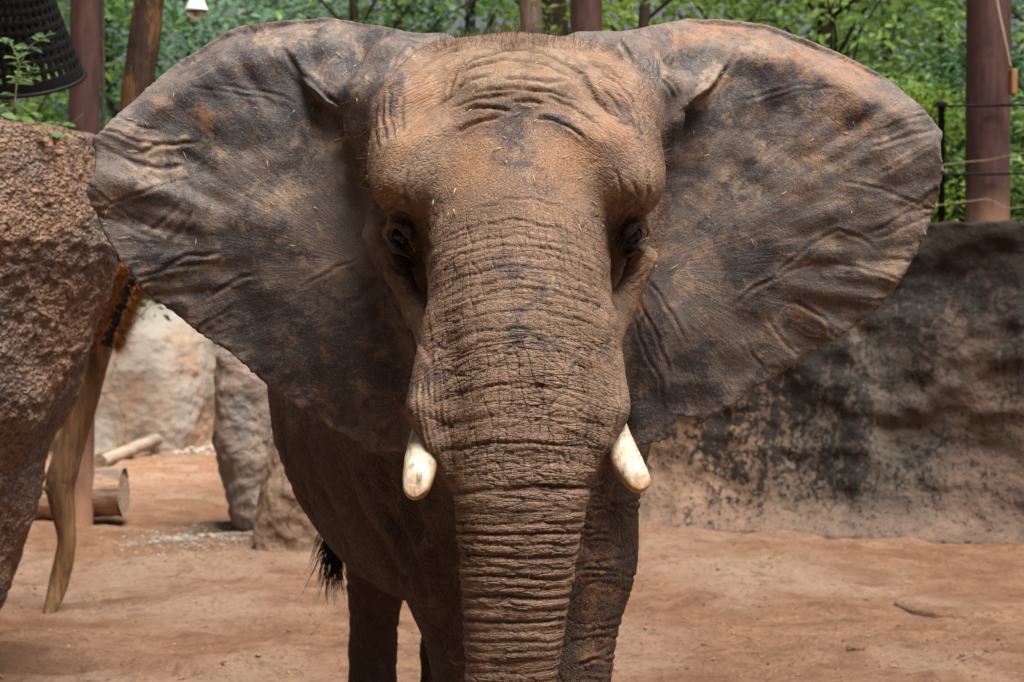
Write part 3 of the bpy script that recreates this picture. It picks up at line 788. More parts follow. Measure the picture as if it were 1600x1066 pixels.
for k, (px, d, zb, h, r, lo, nc, ct, ls, mt, lab) in enumerate(TT):
    tree(X(px, d), d, zb, h, r, lo, nc, ct, ls, mt, 'bark_dark' if k % 3 else 'bark_twig', lab, 120 + k, .11 + .02 * (k % 3))
# a far belt of woodland closing the view, too deep to count
def belt():
    q = np.random.default_rng(77); n = 420
    xs = q.uniform(-22, 22, n); ys = q.uniform(46, 62, n); zs = q.uniform(1, 13, n) * q.uniform(.5, 1, n)
    keep = ~((np.abs(xs / ys - (-.05)) < .05) & (zs > 6.6) & (q.random(n) < .25)); c = np.stack([xs, ys, zs], 1)[keep]
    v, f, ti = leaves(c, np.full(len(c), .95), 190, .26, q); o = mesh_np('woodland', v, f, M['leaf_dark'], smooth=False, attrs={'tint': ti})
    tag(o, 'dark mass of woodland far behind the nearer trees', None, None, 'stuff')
    # unseen trees added left of and behind the viewer to block low sky light
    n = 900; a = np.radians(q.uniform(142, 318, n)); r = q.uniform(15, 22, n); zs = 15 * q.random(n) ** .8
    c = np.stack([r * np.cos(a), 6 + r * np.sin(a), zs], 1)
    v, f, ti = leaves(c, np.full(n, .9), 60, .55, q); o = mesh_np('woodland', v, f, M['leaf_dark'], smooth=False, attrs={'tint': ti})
    tag(o, 'unseen woodland ring added round the viewer to block low sky light', None, None, 'stuff')
belt()
BB = [(1420, 23.2, 1.0, 1.6, 30, 'leaf_yellow', 'low yellow-green shrub at the tip of the right ear'),
      (1500, 23.6, .9, 1.3, 30, 'leaf_dark', 'dark shrub between the railing post and thick steel post'),
      (1610, 23.0, .9, 1.5, 30, 'leaf_green', 'green shrub right of the thick steel post'),
      (1340, 23.6, 1.0, 1.8, 26, 'leaf_green', 'green shrub hidden mostly behind the right ear'),
      (1560, 25.0, 1.2, 2.3, 36, 'leaf_dark', 'tall dark shrub behind the thick steel post')]
for k, (px, d, w, h, n, mt, lab) in enumerate(BB):
    bush(X(px, d), d, 3.0 + .05 * max(0, d - 21.4), w, h, n, 110, .075, mt, lab, 200 + k)
LB = [(130, 37, 2.2, 3.8, 46, 'leaf_yellow', 'yellow-green shrub beyond the porous boulder'),
      (30, 33, 2.2, 4.0, 46, 'leaf_dark', 'dark shrub behind the sapling on the boulder'),
      (345, 37, 2.2, 3.4, 46, 'leaf_green', 'green shrub peeping between cream boulder and upright slab'),
      (235, 37.5, 2.2, 3.6, 46, 'leaf_dark', 'dark shrub above the cream boulder')]
for k, (px, d, w, h, n, mt, lab) in enumerate(LB):
    bush(X(px, d), d, .2, w, h, n, 120, .13, mt, lab, 220 + k, 'shrubs beyond the cream boulder')

# sapling and weeds on the boulder
def leaf_geo(b, p, d, up, L, w):
    d = d / np.linalg.norm(d); s = np.cross(d, up); s /= np.linalg.norm(s) + 1e-9; n = np.cross(s, d)
    vs_ = [p]; prof = [(.18, .55), (.42, 1.0), (.7, .72)]
    for t, k in prof:
        vs_ += [p + d * L * t + s * w * k + n * w * .25 - np.array([0, 0, L * .18 * t * t]), p + d * L * t - np.array([0, 0, L * .18 * t * t]), p + d * L * t - s * w * k + n * w * .25 - np.array([0, 0, L * .18 * t * t])]
    vs_.append(p + d * L - np.array([0, 0, L * .2]))
    f = [(0, 1, 2), (0, 2, 3)]
    for i in range(2):
        o_ = 1 + 3 * i; f += [(o_, o_ + 3, o_ + 4, o_ + 1), (o_ + 1, o_ + 4, o_ + 5, o_ + 2)]
    f += [(7, 10, 8), (8, 10, 9)]
    b.add(vs_, f)
def sapling(name, label, nodes, d, lw, nleaf, L, seed, mat='leaf_sapling', branches=()):
    q = np.random.default_rng(seed); base = W(*nodes[0], d); root = empty(name, tuple(base)); tag(root, label, 'plant')
    lf = []
    paths = [nodes] + list(branches)
    for pi, nd in enumerate(paths):
        pts, rd = smooth_path([W(px, py, d - .1 * pi * ((-1) ** pi)) for px, py in nd], list(np.linspace(lw * (1 if pi == 0 else .6), lw * .3, len(nd))), 6)
        st = MB(); st.tube(pts, rd, 7); st.build('branch' if pi else 'stem', M['stem'], root)
        m = len(pts)
        for i in range(nleaf if pi == 0 else nleaf // 2):
            t = (.25 if pi == 0 else .15) + .78 * i / (nleaf if pi == 0 else nleaf // 2); p = pts[min(m - 1, int(t * m))]
            for sgn in (-1, 1):
                dv = np.array([sgn * (1 + .3 * q.normal()), .8 * q.normal(), .35 + .3 * q.normal()])
                lf.append((p, dv, L * (.65 + .6 * q.random()) * (1.35 - .7 * t)))
    for p, dv, l in lf:
        b = MB(); leaf_geo(b, p, dv, np.array([0, -.5, 1.0]) + q.normal(size=3) * .3, l, l * .26); o = b.build('leaf', M[mat], root)
        o.data.attributes.new('tint', 'FLOAT', 'POINT').data.foreach_set('value', np.full(len(o.data.vertices), float(np.clip(q.normal() * .2 + .5, 0, 1)), np.float32))
sapling('sapling', 'tall thin sapling on the boulder in front of the black feeder', [(22, 205), (24, 150), (30, 100), (36, 72)], 10.9, .008, 9, .085, 301,
        branches=([(28, 110), (45, 75), (68, 60), (80, 48)], [(30, 100), (20, 75), (8, 66), (0, 62)], [(27, 125), (45, 118), (55, 100)]))
sapling('weed', 'small bright weed on the boulder beside the left post', [(78, 225), (80, 208), (84, 190)], 10.95, .005, 6, .06, 302, branches=([(78, 222), (95, 205), (130, 178)], [(80, 215), (70, 200), (62, 190)]))
sapling('weed', 'low dark weed spreading at the foot of the tall sapling', [(10, 205), (6, 185), (2, 165)], 11.0, .006, 7, .10, 303, 'leaf_green', branches=([(12, 205), (35, 180), (60, 170)], [(14, 205), (20, 190), (42, 186)]))
sapling('weed', 'tuft of weeds in the dip of the boulder top', [(62, 218), (58, 195), (50, 175)], 11.1, .005, 7, .075, 304, 'leaf_green', branches=([(66, 220), (90, 200), (105, 185)], [(70, 222), (88, 212), (112, 206)]))

# ================================================================== ELEPHANT
def m_skin():
    t = NT('elephant_skin'); o = t.co()
    sc = t.attr('skinco', True); U, V, Wc = t.sep(sc)
    reg = t.attr('region', True); mt, mg, me_ = t.sep(reg)          # trunk folds, crack grid, ear
    dirt_and_light = t.attr('dirt_and_light', True); dor, ddk, dpl = t.sep(dirt_and_light)  # orange, dark, pale; includes painted eye shade and brow highlights
    cav = t.attr('cavity')
    wob = t.vmath('SCALE', t.vmath('SUBTRACT', t.noise(sc, 7, 3, col=True), (.5, .5, .5)), .022)
    wob2 = t.vmath('SCALE', t.vmath('SUBTRACT', t.noise(sc, 26, 3, col=True), (.5, .5, .5)), .012)
    cw = t.vmath('ADD', t.vmath('ADD', sc, wob), wob2)
    vh = t.vor(t.scalevec(cw, (6.5, 36, 5)), 1.0, 'DISTANCE_TO_EDGE')        # transverse wrinkles
    vh2 = t.vor(t.scalevec(cw, (13, 62, 9)), 1.0, 'DISTANCE_TO_EDGE')
    vv = t.vor(t.scalevec(cw, (36, 7.5, 9)), 1.0, 'DISTANCE_TO_EDGE')        # upright cracks
    vf = t.vor(cw, 95, 'DISTANCE_TO_EDGE')                                   # fine skin cells
    vb = t.vor(t.scalevec(cw, (48, 32, 40)), 1.0, 'DISTANCE_TO_EDGE')        # body cells
    gh = t.ramp(vh, 0, .075, 1, 0); gh2 = t.ramp(vh2, 0, .10, 1, 0); gv = t.ramp(vv, 0, .075, 1, 0); gf = t.ramp(vf, 0, .12, 1, 0); gb = t.ramp(vb, 0, .10, 1, 0)
    patchy = t.ramp(t.noise(sc, 4.5, 3), .36, .62)
    patchy2 = t.ramp(t.noise(sc, 9, 3), .38, .6)
    rest = t.attr('bodyw')
    gH = t.math('MULTIPLY', gh, t.math('MULTIPLY', t.math('MAXIMUM', t.math('MULTIPLY', mt, .8), t.math('MULTIPLY', mg, .7)), t.ramp(patchy, 0, 1, .45, 1)))
    gH2 = t.math('MULTIPLY', gh2, t.math('MULTIPLY', mt, patchy2))
    gV = t.math('MULTIPLY', gv, t.math('MULTIPLY', mg, t.ramp(patchy2, 0, 1, .6, 1)))
    gB = t.math('MULTIPLY', gb, t.math('MULTIPLY', rest, .55))
    gF = t.math('MULTIPLY', gf, t.math('SUBTRACT', 1.0, t.math('MULTIPLY', me_, .75)))
    n = t.noise(o, 55, 5, .7); n2 = t.noise(o, 150, 3, .7); n3 = t.noise(o, 9, 4, .6)
    # ear: fine fan lines
    er = t.noise(t.scalevec(sc, (3, 26, 1)), 2.2, 5, .65, .3)
    # height in metres
    hgt = t.math('MULTIPLY', gH, -.0034)
    hgt = t.math('ADD', hgt, t.math('MULTIPLY', gH2, -.0040))
    hgt = t.math('ADD', hgt, t.math('MULTIPLY', gV, -.0034))
    hgt = t.math('ADD', hgt, t.math('MULTIPLY', gB, -.0040))
    hgt = t.math('ADD', hgt, t.math('MULTIPLY', gF, -.0014))
    hgt = t.math('ADD', hgt, t.math('MULTIPLY', t.math('SUBTRACT', n, .5), .0030))
    hgt = t.math('ADD', hgt, t.math('MULTIPLY', t.math('SUBTRACT', n2, .5), .0016))
    hgt = t.math('ADD', hgt, t.math('MULTIPLY', t.math('MULTIPLY', me_, t.math('SUBTRACT', er, .5)), .0028))
    hgt = t.math('ADD', hgt, t.math('MULTIPLY', t.math('SUBTRACT', n3, .5), .008))
    bw = t.vor(t.scalevec(t.vmath('ADD', sc, t.vmath('SCALE', t.noise(sc, 3, 4, col=True), .12)), (6, 5, 11)), 1.0, 'DISTANCE_TO_EDGE')
    gBW = t.math('MULTIPLY', t.ramp(bw, 0, .045, 1, 0), rest)
    hgt = t.math('ADD', hgt, t.math('MULTIPLY', gBW, -.0035))
    # colour: hide, dust, mud, with shade and highlights painted in
    hide = t.mix(t.ramp(n3, .3, .7), (.165, .099, .064), (.24, .146, .097))
    earc = t.mix(t.ramp(n3, .3, .7), (.098, .080, .074), (.155, .121, .106))
    hide = t.mix(t.attr('bodyw'), hide, t.mix(t.ramp(n3, .3, .7), (.050, .029, .020), (.082, .049, .034)))  # body hide darkened to paint in the shade behind the head
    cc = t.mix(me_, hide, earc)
    def patch(amount, ns, lo=-.16, hi=.16):
        return t.ramp(t.math('ADD', t.math('SUBTRACT', amount, .5), t.math('MULTIPLY', t.math('SUBTRACT', ns, .5), 3.0)), lo, hi)
    spk = t.noise(o, 16, 9, .80, .2)
    spk2 = t.noise(t.scalevec(o, (1, 1, 1.3)), 9, 9, .76, .6)
    cc = t.mix(t.math('MULTIPLY', patch(ddk, spk2), .85), cc, (.038, .036, .042))
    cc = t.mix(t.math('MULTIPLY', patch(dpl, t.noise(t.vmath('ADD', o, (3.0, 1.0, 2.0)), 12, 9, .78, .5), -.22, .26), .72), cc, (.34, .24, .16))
    cc = t.mix(t.math('MULTIPLY', t.math('MULTIPLY', patch(dor, spk, -.3, .3), t.ramp(n, .30, .58, .35, 1)), .78), cc, t.mix(t.ramp(n3, .35, .65), (.30, .135, .060), (.33, .185, .105)))
    cc = t.mix(t.ramp(t.noise(o, 240, 2, .6), .57, .72, 0, .5), cc, (.38, .28, .20))
    cc = t.mix(t.ramp(n2, .30, .42, .5, 0), cc, (.05, .036, .031))
    cc = t.mix(t.ramp(n, .28, .42, .40, 0), cc, (.075, .045, .034))
    # mud in the grooves, darkened further to paint in their shade
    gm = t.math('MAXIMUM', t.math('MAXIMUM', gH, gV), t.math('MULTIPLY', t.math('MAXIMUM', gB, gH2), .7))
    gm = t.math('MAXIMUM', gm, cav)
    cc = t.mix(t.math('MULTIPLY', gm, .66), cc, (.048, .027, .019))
    cc = t.mix(t.math('MULTIPLY', gF, .22), cc, (.05, .03, .022))
    t.set(color=cc, rough=t.ramp(n, .3, .7, .52, .82), spec=.38)
    d = t.n('ShaderNodeDisplacement'); d.inputs['Midlevel'].default_value = 0; d.inputs['Scale'].default_value = 1.0
    t.put(d.inputs['Height'], hgt); t.t.links.new(d.outputs[0], t.out.inputs['Displacement'])
    t.m.displacement_method = 'BOTH'
    M['elephant_skin'] = t.m
m_skin()

def m_ivory():
    t = NT('ivory'); o = t.co(); tip = t.attr('tip'); under = t.attr('under')
    n1 = t.noise(o, 30, 5, .6, .5); n2 = t.noise(t.scalevec(o, (1, .3, .35)), 75, 6, .7, .8); n3 = t.noise(o, 14, 4)
    cc = t.mix(t.ramp(n1, .35, .65), (.47, .37, .26), (.64, .56, .45))
    cc = t.mix(t.math('MULTIPLY', under, t.ramp(n3, .3, .6, .5, 1)), cc, (.40, .215, .07))
    cc = t.mix(t.ramp(n2, .52, .62, 0, .8), cc, (.27, .18, .115))
    cr = t.ramp(t.vor(t.scalevec(t.vmath('ADD', o, t.vmath('SCALE', t.noise(o, 20, 3, col=True), .03)), (30, 12, 9)), 1.0, 'DISTANCE_TO_EDGE'), 0, .03, 1, 0); cc = t.mix(t.math('MULTIPLY', cr, t.ramp(n1, .4, .6, 0, .7)), cc, (.16, .11, .08))
    cc = t.mix(t.math('MULTIPLY', tip, t.ramp(n1, .4, .6)), cc, (.55, .30, .13))
    cc = t.mix(t.attr('chip'), cc, (.075, .055, .05))
    M['ivory'] = t.set(color=cc, rough=.5, spec=.4, normal=t.bump(t.math('ADD', n2, n1), .003))
m_ivory()
simple('eye_dark', (.012, .007, .005), .12, .2, 30, 0, spec=.6)

def sd_ell(c, r):
    def f(x, y, z):
        a, b, e = (x - c[0]) / r[0], (y - c[1]) / r[1], (z - c[2]) / r[2]
        k0 = np.sqrt(a * a + b * b + e * e); k1 = np.sqrt((a / r[0]) ** 2 + (b / r[1]) ** 2 + (e / r[2]) ** 2) + 1e-6
        return k0 * (k0 - 1) / k1
    return f, [c[i] - r[i] for i in range(3)], [c[i] + r[i] for i in range(3)]
def sd_cone(a, b, ra, rb):
    a = np.array(a, np.float32); b = np.array(b, np.float32); ab = b - a; L = float(ab.dot(ab))
    def f(x, y, z):
        px, py, pz = x - a[0], y - a[1], z - a[2]
        t = np.clip((px * ab[0] + py * ab[1] + pz * ab[2]) / L, 0, 1)
        return np.sqrt((px - t * ab[0]) ** 2 + (py - t * ab[1]) ** 2 + (pz - t * ab[2]) ** 2) - (ra + (rb - ra) * t)
    return f, [min(a[i] - ra, b[i] - rb) for i in range(3)], [max(a[i] + ra, b[i] + rb) for i in range(3)]
def smooth_tab(k, cols, m=400, win=25):
    k = np.array(k, float); o = np.argsort(k); k = k[o]; g = np.linspace(k[0], k[-1], m)
    ker = np.hanning(win); ker /= ker.sum(); out = []
    for c in cols:
        v = np.interp(g, k, np.array(c, float)[o]); e = win // 2
        pad = np.concatenate([2 * v[0] - v[1:e + 1][::-1], v, 2 * v[-1] - v[-e - 1:-1][::-1]])
        out.append(np.convolve(pad, ker, 'valid'))
    return g, out
def sd_loft_z(rows, n):
    z = []; xl = []; xr = []; yf = []; yb = []
    for py, l, r, f_, b_ in rows:
        ds = f_ + min(.5 * (b_ - f_), .22); z.append(H - (py - YH) * ds / F)
        xl.append((l - 800) * ds / F); xr.append((r - 800) * ds / F); yf.append(f_); yb.append(b_)
    g, (l, r, f_, b_) = smooth_tab(z, (xl, xr, yf, yb))
    def f(x, y, zz):
        zc = np.clip(zz, g[0], g[-1]); L = np.interp(zc, g, l).astype(np.float32); Rr = np.interp(zc, g, r).astype(np.float32)
        A = np.interp(zc, g, f_).astype(np.float32); B = np.interp(zc, g, b_).astype(np.float32)
        wx = np.maximum((Rr - L) / 2, .01); wy = np.maximum((B - A) / 2, .01)
        k = (np.abs((x - (L + Rr) / 2) / wx) ** n + np.abs((y - (A + B) / 2) / wy) ** n) ** (1 / n)
        d = (k - 1) * np.minimum(wx, wy)
        return np.maximum(d, np.maximum(zz - g[-1], g[0] - zz)).astype(np.float32)
    return f, [min(xl), min(yf), g[0]], [max(xr), max(yb), g[-1]]
def sd_loft_y(rows, n):
    k = np.array(rows, float); g, (cx, wx, zb, zt) = smooth_tab(k[:, 0], (k[:, 1], k[:, 2], k[:, 3], k[:, 4]))
    def f(x, y, z):
        yc = np.clip(y, g[0], g[-1]); c = np.interp(yc, g, cx).astype(np.float32); w = np.maximum(np.interp(yc, g, wx), .03).astype(np.float32)
        b = np.interp(yc, g, zb).astype(np.float32); t_ = np.interp(yc, g, zt).astype(np.float32); h = np.maximum((t_ - b) / 2, .03)
        d = ((np.abs((x - c) / w) ** n + np.abs((z - (b + t_) / 2) / h) ** n) ** (1 / n) - 1) * np.minimum(w, h)
        return np.maximum(d, np.maximum(y - g[-1], g[0] - y)).astype(np.float32)
    return f, [-1.1, g[0], .9], [.6, g[-1], 2.95]

EAR_L = [(700, 64), (645, 51), (589, 38), (545, 30), (510, 25), (458, 29), (410, 34), (375, 39), (345, 51), (315, 73), (281, 92), (259, 109), (225, 139), (188, 173), (160, 200), (142, 216), (142, 226), (147, 240), (144, 270), (133, 296), (140, 318), (148, 334), (155, 352), (167, 377), (195, 419), (225, 460), (270, 490), (308, 520), (360, 554), (383, 573), (398, 588), (439, 621), (476, 644), (518, 670), (563, 693), (600, 702), (638, 705), (670, 700), (690, 640), (690, 520), (680, 300), (680, 150)]
EAR_R = [(890, 66), (920, 57), (960, 49), (1005, 41), (1073, 27), (1133, 28), (1200, 37), (1253, 56), (1298, 75), (1343, 96), (1370, 110), (1399, 129), (1437, 161), (1462, 190), (1476, 207), (1471, 228), (1473, 246), (1477, 268), (1472, 288), (1467, 308), (1459, 330), (1453, 355), (1440, 387), (1418, 426), (1395, 460), (1373, 486), (1313, 528), (1256, 561), (1219, 586), (1185, 606), (1148, 633), (1118, 651), (1098, 663), (1090, 666), (1087, 658), (1084, 653), (1072, 655), (1061, 650), (1057, 660), (1058, 678), (1045, 687), (1028, 693), (990, 701), (950, 700), (930, 640), (930, 520), (930, 300), (930, 140)]
def ear_y(x, z):
    """depth of the ear sheet: hollow towards the viewer, the foot swept back, the top rolled back"""
    s = np.clip((np.abs(x - .02) - .40) / .95, -.3, 1.2)
    py = YH + (H - z) * F / 6.45
    px = 800 + x * F / 6.45
    y = 6.46 + .06 * np.sin(np.clip(s, 0, 1) * math.pi) - .05 * s
    y = y + .14 * np.clip((py - 330) / 370, 0, 1.1) ** 1.5
    topy = np.where(x < 0, np.interp(px, [140, 200, 259, 345, 458, 510, 589, 700], [220, 160, 109, 51, 29, 25, 38, 64]),
                    np.interp(px, [890, 1005, 1073, 1200, 1298, 1399, 1476], [66, 41, 27, 37, 75, 129, 207]))
    roll = np.clip(1 - (py - topy) / 60.0, 0, 1)
    y = y + .13 * roll ** 2 * sstep(-.1, .25, s) * sstep(1.05, .75, s)
    # front lobe folded over near the root: stands forward of the hollow behind its crease
    cl = np.interp(py, [60, 85, 110, 135, 160, 180, 215], [428, 452, 466, 484, 510, 540, 585])
    cr = np.interp(py, [60, 90, 110, 140, 165, 182, 215], [1170, 1146, 1128, 1106, 1080, 1058, 1030])
    lobe = np.where(x < 0, sstep(-7, 9, px - cl), sstep(-7, 9, cr - px)) * sstep(190, 130, py)
    fade = np.where(x < 0, np.clip(1 - (px - cl) / 190, 0, 1), np.clip(1 - (cr - px) / 170, 0, 1))
    y = y - lobe * (.085 * fade ** .7) * sstep(85, 172, py)
    # folds fanning out from the root towards the rim
    cx = np.where(x < 0, -.42, .44); zz = z - 2.35
    rr = np.sqrt((x - cx) ** 2 + zz ** 2); th = np.arctan2(zz, np.abs(x - cx))
    fan = noise3(th * 6.5 + 11 * (x > 0), rr * 1.6, 3.3) * .7 + .45 * noise3(th * 14 + 5 * (x > 0), rr * 2.6, 8.1)
    y = y + .024 * fan * sstep(.30, .75, rr) + .012 * noise3(x * 9, z * 9, 2.0) * sstep(.2, .5, rr)
    y = y + .025 * noise3(x * 2.2, z * 2.2, 6.0)
    return y.astype(np.float32)
def poly_sd(P, x, z):
    P = np.array(P, np.float32); d = np.full(np.broadcast(x, z).shape, 1e9, np.float32); ins = np.zeros(d.shape, bool)
    for i in range(len(P)):
        a = P[i]; b = P[(i + 1) % len(P)]; e = b - a
        wx = x - a[0]; wz = z - a[1]; t = np.clip((wx * e[0] + wz * e[1]) / (e.dot(e) + 1e-9), 0, 1)
        d = np.minimum(d, (wx - e[0] * t) ** 2 + (wz - e[1] * t) ** 2)
        c = ((a[1] <= z) & (b[1] > z)) | ((b[1] <= z) & (a[1] > z))
        xi = a[0] + (z - a[1]) / (e[1] if abs(e[1]) > 1e-9 else 1e-9) * e[0]
        ins ^= c & (x < xi)
    return np.where(ins, -1, 1) * np.sqrt(d)
def ear_outline(P):
    out = []
    for px, py in P:
        d = 6.45
        for _ in range(4):
            x, z = (px - 800) * d / F, H - (py - YH) * d / F
            d = float(ear_y(np.array([x]), np.array([z]))[0])
        out.append((x, z))
    return out

HEAD = [(56, 775, 838, 6.44, 6.62), (59, 735, 872, 6.39, 6.72), (66, 696, 912, 6.34, 6.80), (80, 670, 938, 6.27, 6.88), (105, 642, 970, 6.18, 6.97), (150, 610, 1006, 6.09, 7.05), (200, 594, 1022, 6.06, 7.1), (250, 592, 1022, 6.04, 7.1),
        (300, 592, 1024, 6.03, 7.1), (350, 594, 1024, 6.05, 7.1), (400, 606, 1012, 6.13, 7.1), (450, 636, 988, 6.20, 7.1), (500, 660, 966, 6.23, 7.05), (560, 670, 955, 6.22, 7.0),
        (620, 672, 950, 6.14, 6.9), (700, 680, 940, 6.12, 6.8), (770, 720, 900, 6.2, 6.7)]
TRUNK = [(160, 720, 895, 6.10, 6.6), (210, 700, 912, 6.03, 6.6), (250, 686, 926, 5.985, 6.6), (300, 672, 940, 5.94, 6.6), (350, 662, 950, 5.895, 6.55), (400, 662, 956, 5.855, 6.5), (450, 665, 957, 5.82, 6.45), (500, 671, 956, 5.79, 6.42), (550, 678, 954, 5.77, 6.38),
         (600, 682, 955, 5.755, 6.33), (650, 692, 944, 5.745, 6.27), (700, 699, 931, 5.74, 6.2), (750, 706, 922, 5.74, 6.13), (800, 713, 914, 5.75, 6.08), (850, 717, 905, 5.76, 6.06), (900, 720, 896, 5.775, 6.05),
         (950, 722, 888, 5.79, 6.05), (1000, 725, 880, 5.805, 6.055), (1066, 728, 868, 5.83, 6.06), (1200, 738, 858, 5.87, 6.08), (1400, 750, 850, 5.9, 6.08), (1560, 758, 846, 5.92, 6.08)]
BODY = [(6.55, 0, .22, 1.5, 2.2), (6.7, 0, .36, 1.32, 2.4), (6.95, -.03, .46, 1.15, 2.62), (7.4, -.14, .55, 1.08, 2.78), (8.0, -.31, .66, 1.03, 2.88), (8.6, -.42, .64, 1.06, 2.80), (9.2, -.50, .57, 1.15, 2.58), (9.6, -.54, .42, 1.4, 2.45), (9.82, -.55, .2, 1.7, 2.25)]

def build_elephant():
    vx = .007
    xs = np.concatenate([np.arange(-1.50, -.47, vx), np.arange(-.47, .48, .0046), np.arange(.48, 1.50, vx)]).astype(np.float32)
    yl = list(np.arange(5.62, 6.5, .0075)) + list(np.arange(6.5, 6.98, .009)); st = .009
    while yl[-1] < 10.1: st = min(.032, st * 1.06); yl.append(yl[-1] + st)
    ys = np.array(yl, np.float32)
    zs = np.concatenate([np.arange(-.06, .8, .022), np.arange(.8, 1.2, .006), np.arange(1.2, 3.24, .0048)]).astype(np.float32)
    fld = np.full((len(xs), len(ys), len(zs)), .5, np.float32)
    Xg, Yg, Zg = xs[:, None, None], ys[None, :, None], zs[None, None, :]
    def sl(lo, hi, m):
        out = []
        for ax, l, h in zip((xs, ys, zs), lo, hi):
            out.append(slice(max(0, np.searchsorted(ax, l - m)), min(len(ax), np.searchsorted(ax, h + m) + 1)))
        return tuple(out)
    def add(prim, k=.05, sub=False):
        f, lo, hi = prim; s = sl(lo, hi, k + .05)
        b = f(Xg[s[0]], Yg[:, s[1]], Zg[:, :, s[2]]).astype(np.float32); a = fld[s]
        if sub:
            b = -b; h = np.maximum(k - np.abs(a - b), 0) / k; fld[s] = np.maximum(a, b) + h * h * k * .25
        else:
            h = np.maximum(k - np.abs(a - b), 0) / k; fld[s] = np.minimum(a, b) - h * h * k * .25
    # trunk of the body, neck, legs, tail
    add(sd_loft_y(BODY, 1.95))
    add(sd_cone((0, 6.75, 2.35), (-.03, 7.3, 2.1), .46, .58), .25)
    for a in ((-.24, .26, -.16, .19, -.095, .155, -.09, .19), (.20, .255, .205, .190, .170, .158, .15, .185)):
        add(sd_cone((a[0], 7.1, 1.95), (a[2], 6.98, 1.35), a[1], a[3]), .18); add(sd_cone((a[2], 6.98, 1.35), (a[4], 6.92, .78), a[3], a[5]), .16)
        add(sd_cone((a[4], 6.92, .78), (a[6], 6.9, .16), a[5], a[7]), .06); add(sd_ell((a[6], 6.87, .09), (a[7] + .03, a[7] + .05, .13)), .05)
    for cx, s in ((-.62, -1), (-.28, 1)):
        add(sd_cone((cx, 9.2, 1.75), (cx + .0 * s, 9.12, 1.2), .28, .15), .2); add(sd_cone((cx, 9.12, 1.2), (cx - .035, 9.38, .62), .15, .108), .08)
        add(sd_cone((cx - .035, 9.38, .62), (cx - .04, 9.36, .12), .108, .14), .05); add(sd_ell((cx - .04, 9.32, .08), (.16, .18, .12)), .05)
    tl = [(-.56, 9.74, 2.25, .09), (-.72, 9.9, 1.95, .06), (-.84, 9.92, 1.55, .045), (-.88, 9.88, 1.18, .035)]
    for p, q in zip(tl[:-1], tl[1:]): add(sd_cone(p[:3], q[:3], p[3], q[3]), .05)
    # head
    add(sd_loft_z(HEAD, 2.35), .16)
    for px, py, d, r in ((622, 168, 6.30, (.10, .14, .12)), (982, 172, 6.30, (.10, .14, .12)), (628, 290, 6.13, (.085, .11, .08)), (990, 290, 6.13, (.085, .11, .08)),
                         (652, 235, 6.14, (.10, .09, .07)), (955, 232, 6.14, (.10, .09, .07))):
        add(sd_ell(tuple(W(px, py, d)), r), .16)
    add(sd_loft_z(TRUNK, 2.5), .06)
    # cheek ridge below the eye, tusk sheaths, jaw
    for s, pts in ((-1, ((608, 405, 6.26, .045), (652, 490, 6.25, .030), (690, 570, 6.12, .058))), (1, ((1006, 405, 6.24, .045), (969, 490, 6.22, .030), (936, 570, 6.10, .058)))):
        for p, q in zip(pts[:-1], pts[1:]): add(sd_cone(W(*p[:3]), W(*q[:3]), p[3], q[3]), .06)
    for pts in (((702, 520, 5.99, .078), (696, 590, 5.96, .082), (685, 640, 5.93, .076), (697, 685, 5.93, .052), (708, 725, 5.95, .025)),
                ((928, 520, 5.99, .070), (927, 590, 5.96, .073), (936, 640, 5.93, .072), (921, 685, 5.93, .050), (914, 722, 5.95, .024))):
        for p, q in zip(pts[:-1], pts[1:]): add(sd_cone(W(*p[:3]), W(*q[:3]), p[3], q[3]), .075)
    add(sd_cone(W(657, 638, 5.86), W(678, 690, 5.855), .034, .026), .03); add(sd_cone(W(678, 690, 5.855), W(700, 735, 5.86), .026, .016), .03)
    add(sd_cone(W(961, 640, 5.86), W(941, 690, 5.855), .032, .025), .03); add(sd_cone(W(941, 690, 5.855), W(922, 732, 5.86), .025, .016), .03)
    add(sd_cone((-.02, 6.25, 1.75), (-.02, 6.6, 1.85), .16, .26), .12)
    # ears
    for P, sgn in ((EAR_L, -1), (EAR_R, 1)):
        O = ear_outline(P); lo = [min(p[0] for p in O), 6.22, min(p[1] for p in O)]; hi = [max(p[0] for p in O), 6.98, max(p[1] for p in O)]
        s = sl(lo, hi, .05); x2 = xs[s[0]][:, None]; z2 = zs[s[2]][None, :]
        od = poly_sd(O, x2, z2); gy = ear_y(*np.broadcast_arrays(x2, z2))
        gx, gz = np.gradient(gy, xs[s[0]], zs[s[2]]); cs = 1 / np.sqrt(1 + gx ** 2 + gz ** 2)
        th = (.0105 + .014 * sstep(.0, .55, -od)).astype(np.float32)
        yy = ys[s[1]][None, :, None]
        a1 = np.abs(yy - gy[:, None, :]) * cs[:, None, :] - th[:, None, :]; b1 = (od + .004)[:, None, :]
        b = np.minimum(np.maximum(a1, b1), 0) + np.sqrt(np.maximum(a1, 0) ** 2 + np.maximum(b1, 0) ** 2)
        k = .06; a = fld[s]; h = np.maximum(k - np.abs(a - b), 0) / k; fld[s] = np.minimum(a, b) - h * h * k * .25
    # rolls of skin where the ears grow from the temples
    for pts in (((690, 78, 6.46, .05), (615, 100, 6.42, .075), (572, 150, 6.38, .062), (568, 200, 6.40, .05), (580, 250, 6.42, .035)), ((905, 75, 6.46, .05), (985, 95, 6.42, .07), (1028, 140, 6.38, .06), (1040, 185, 6.40, .048), (1028, 240, 6.42, .035)),
                ((578, 300, 6.46, .008), (586, 370, 6.40, .030), (606, 450, 6.38, .02)), ):
        for p, q in zip(pts[:-1], pts[1:]): add(sd_cone(W(*p[:3]), W(*q[:3]), p[3], q[3]), .05)
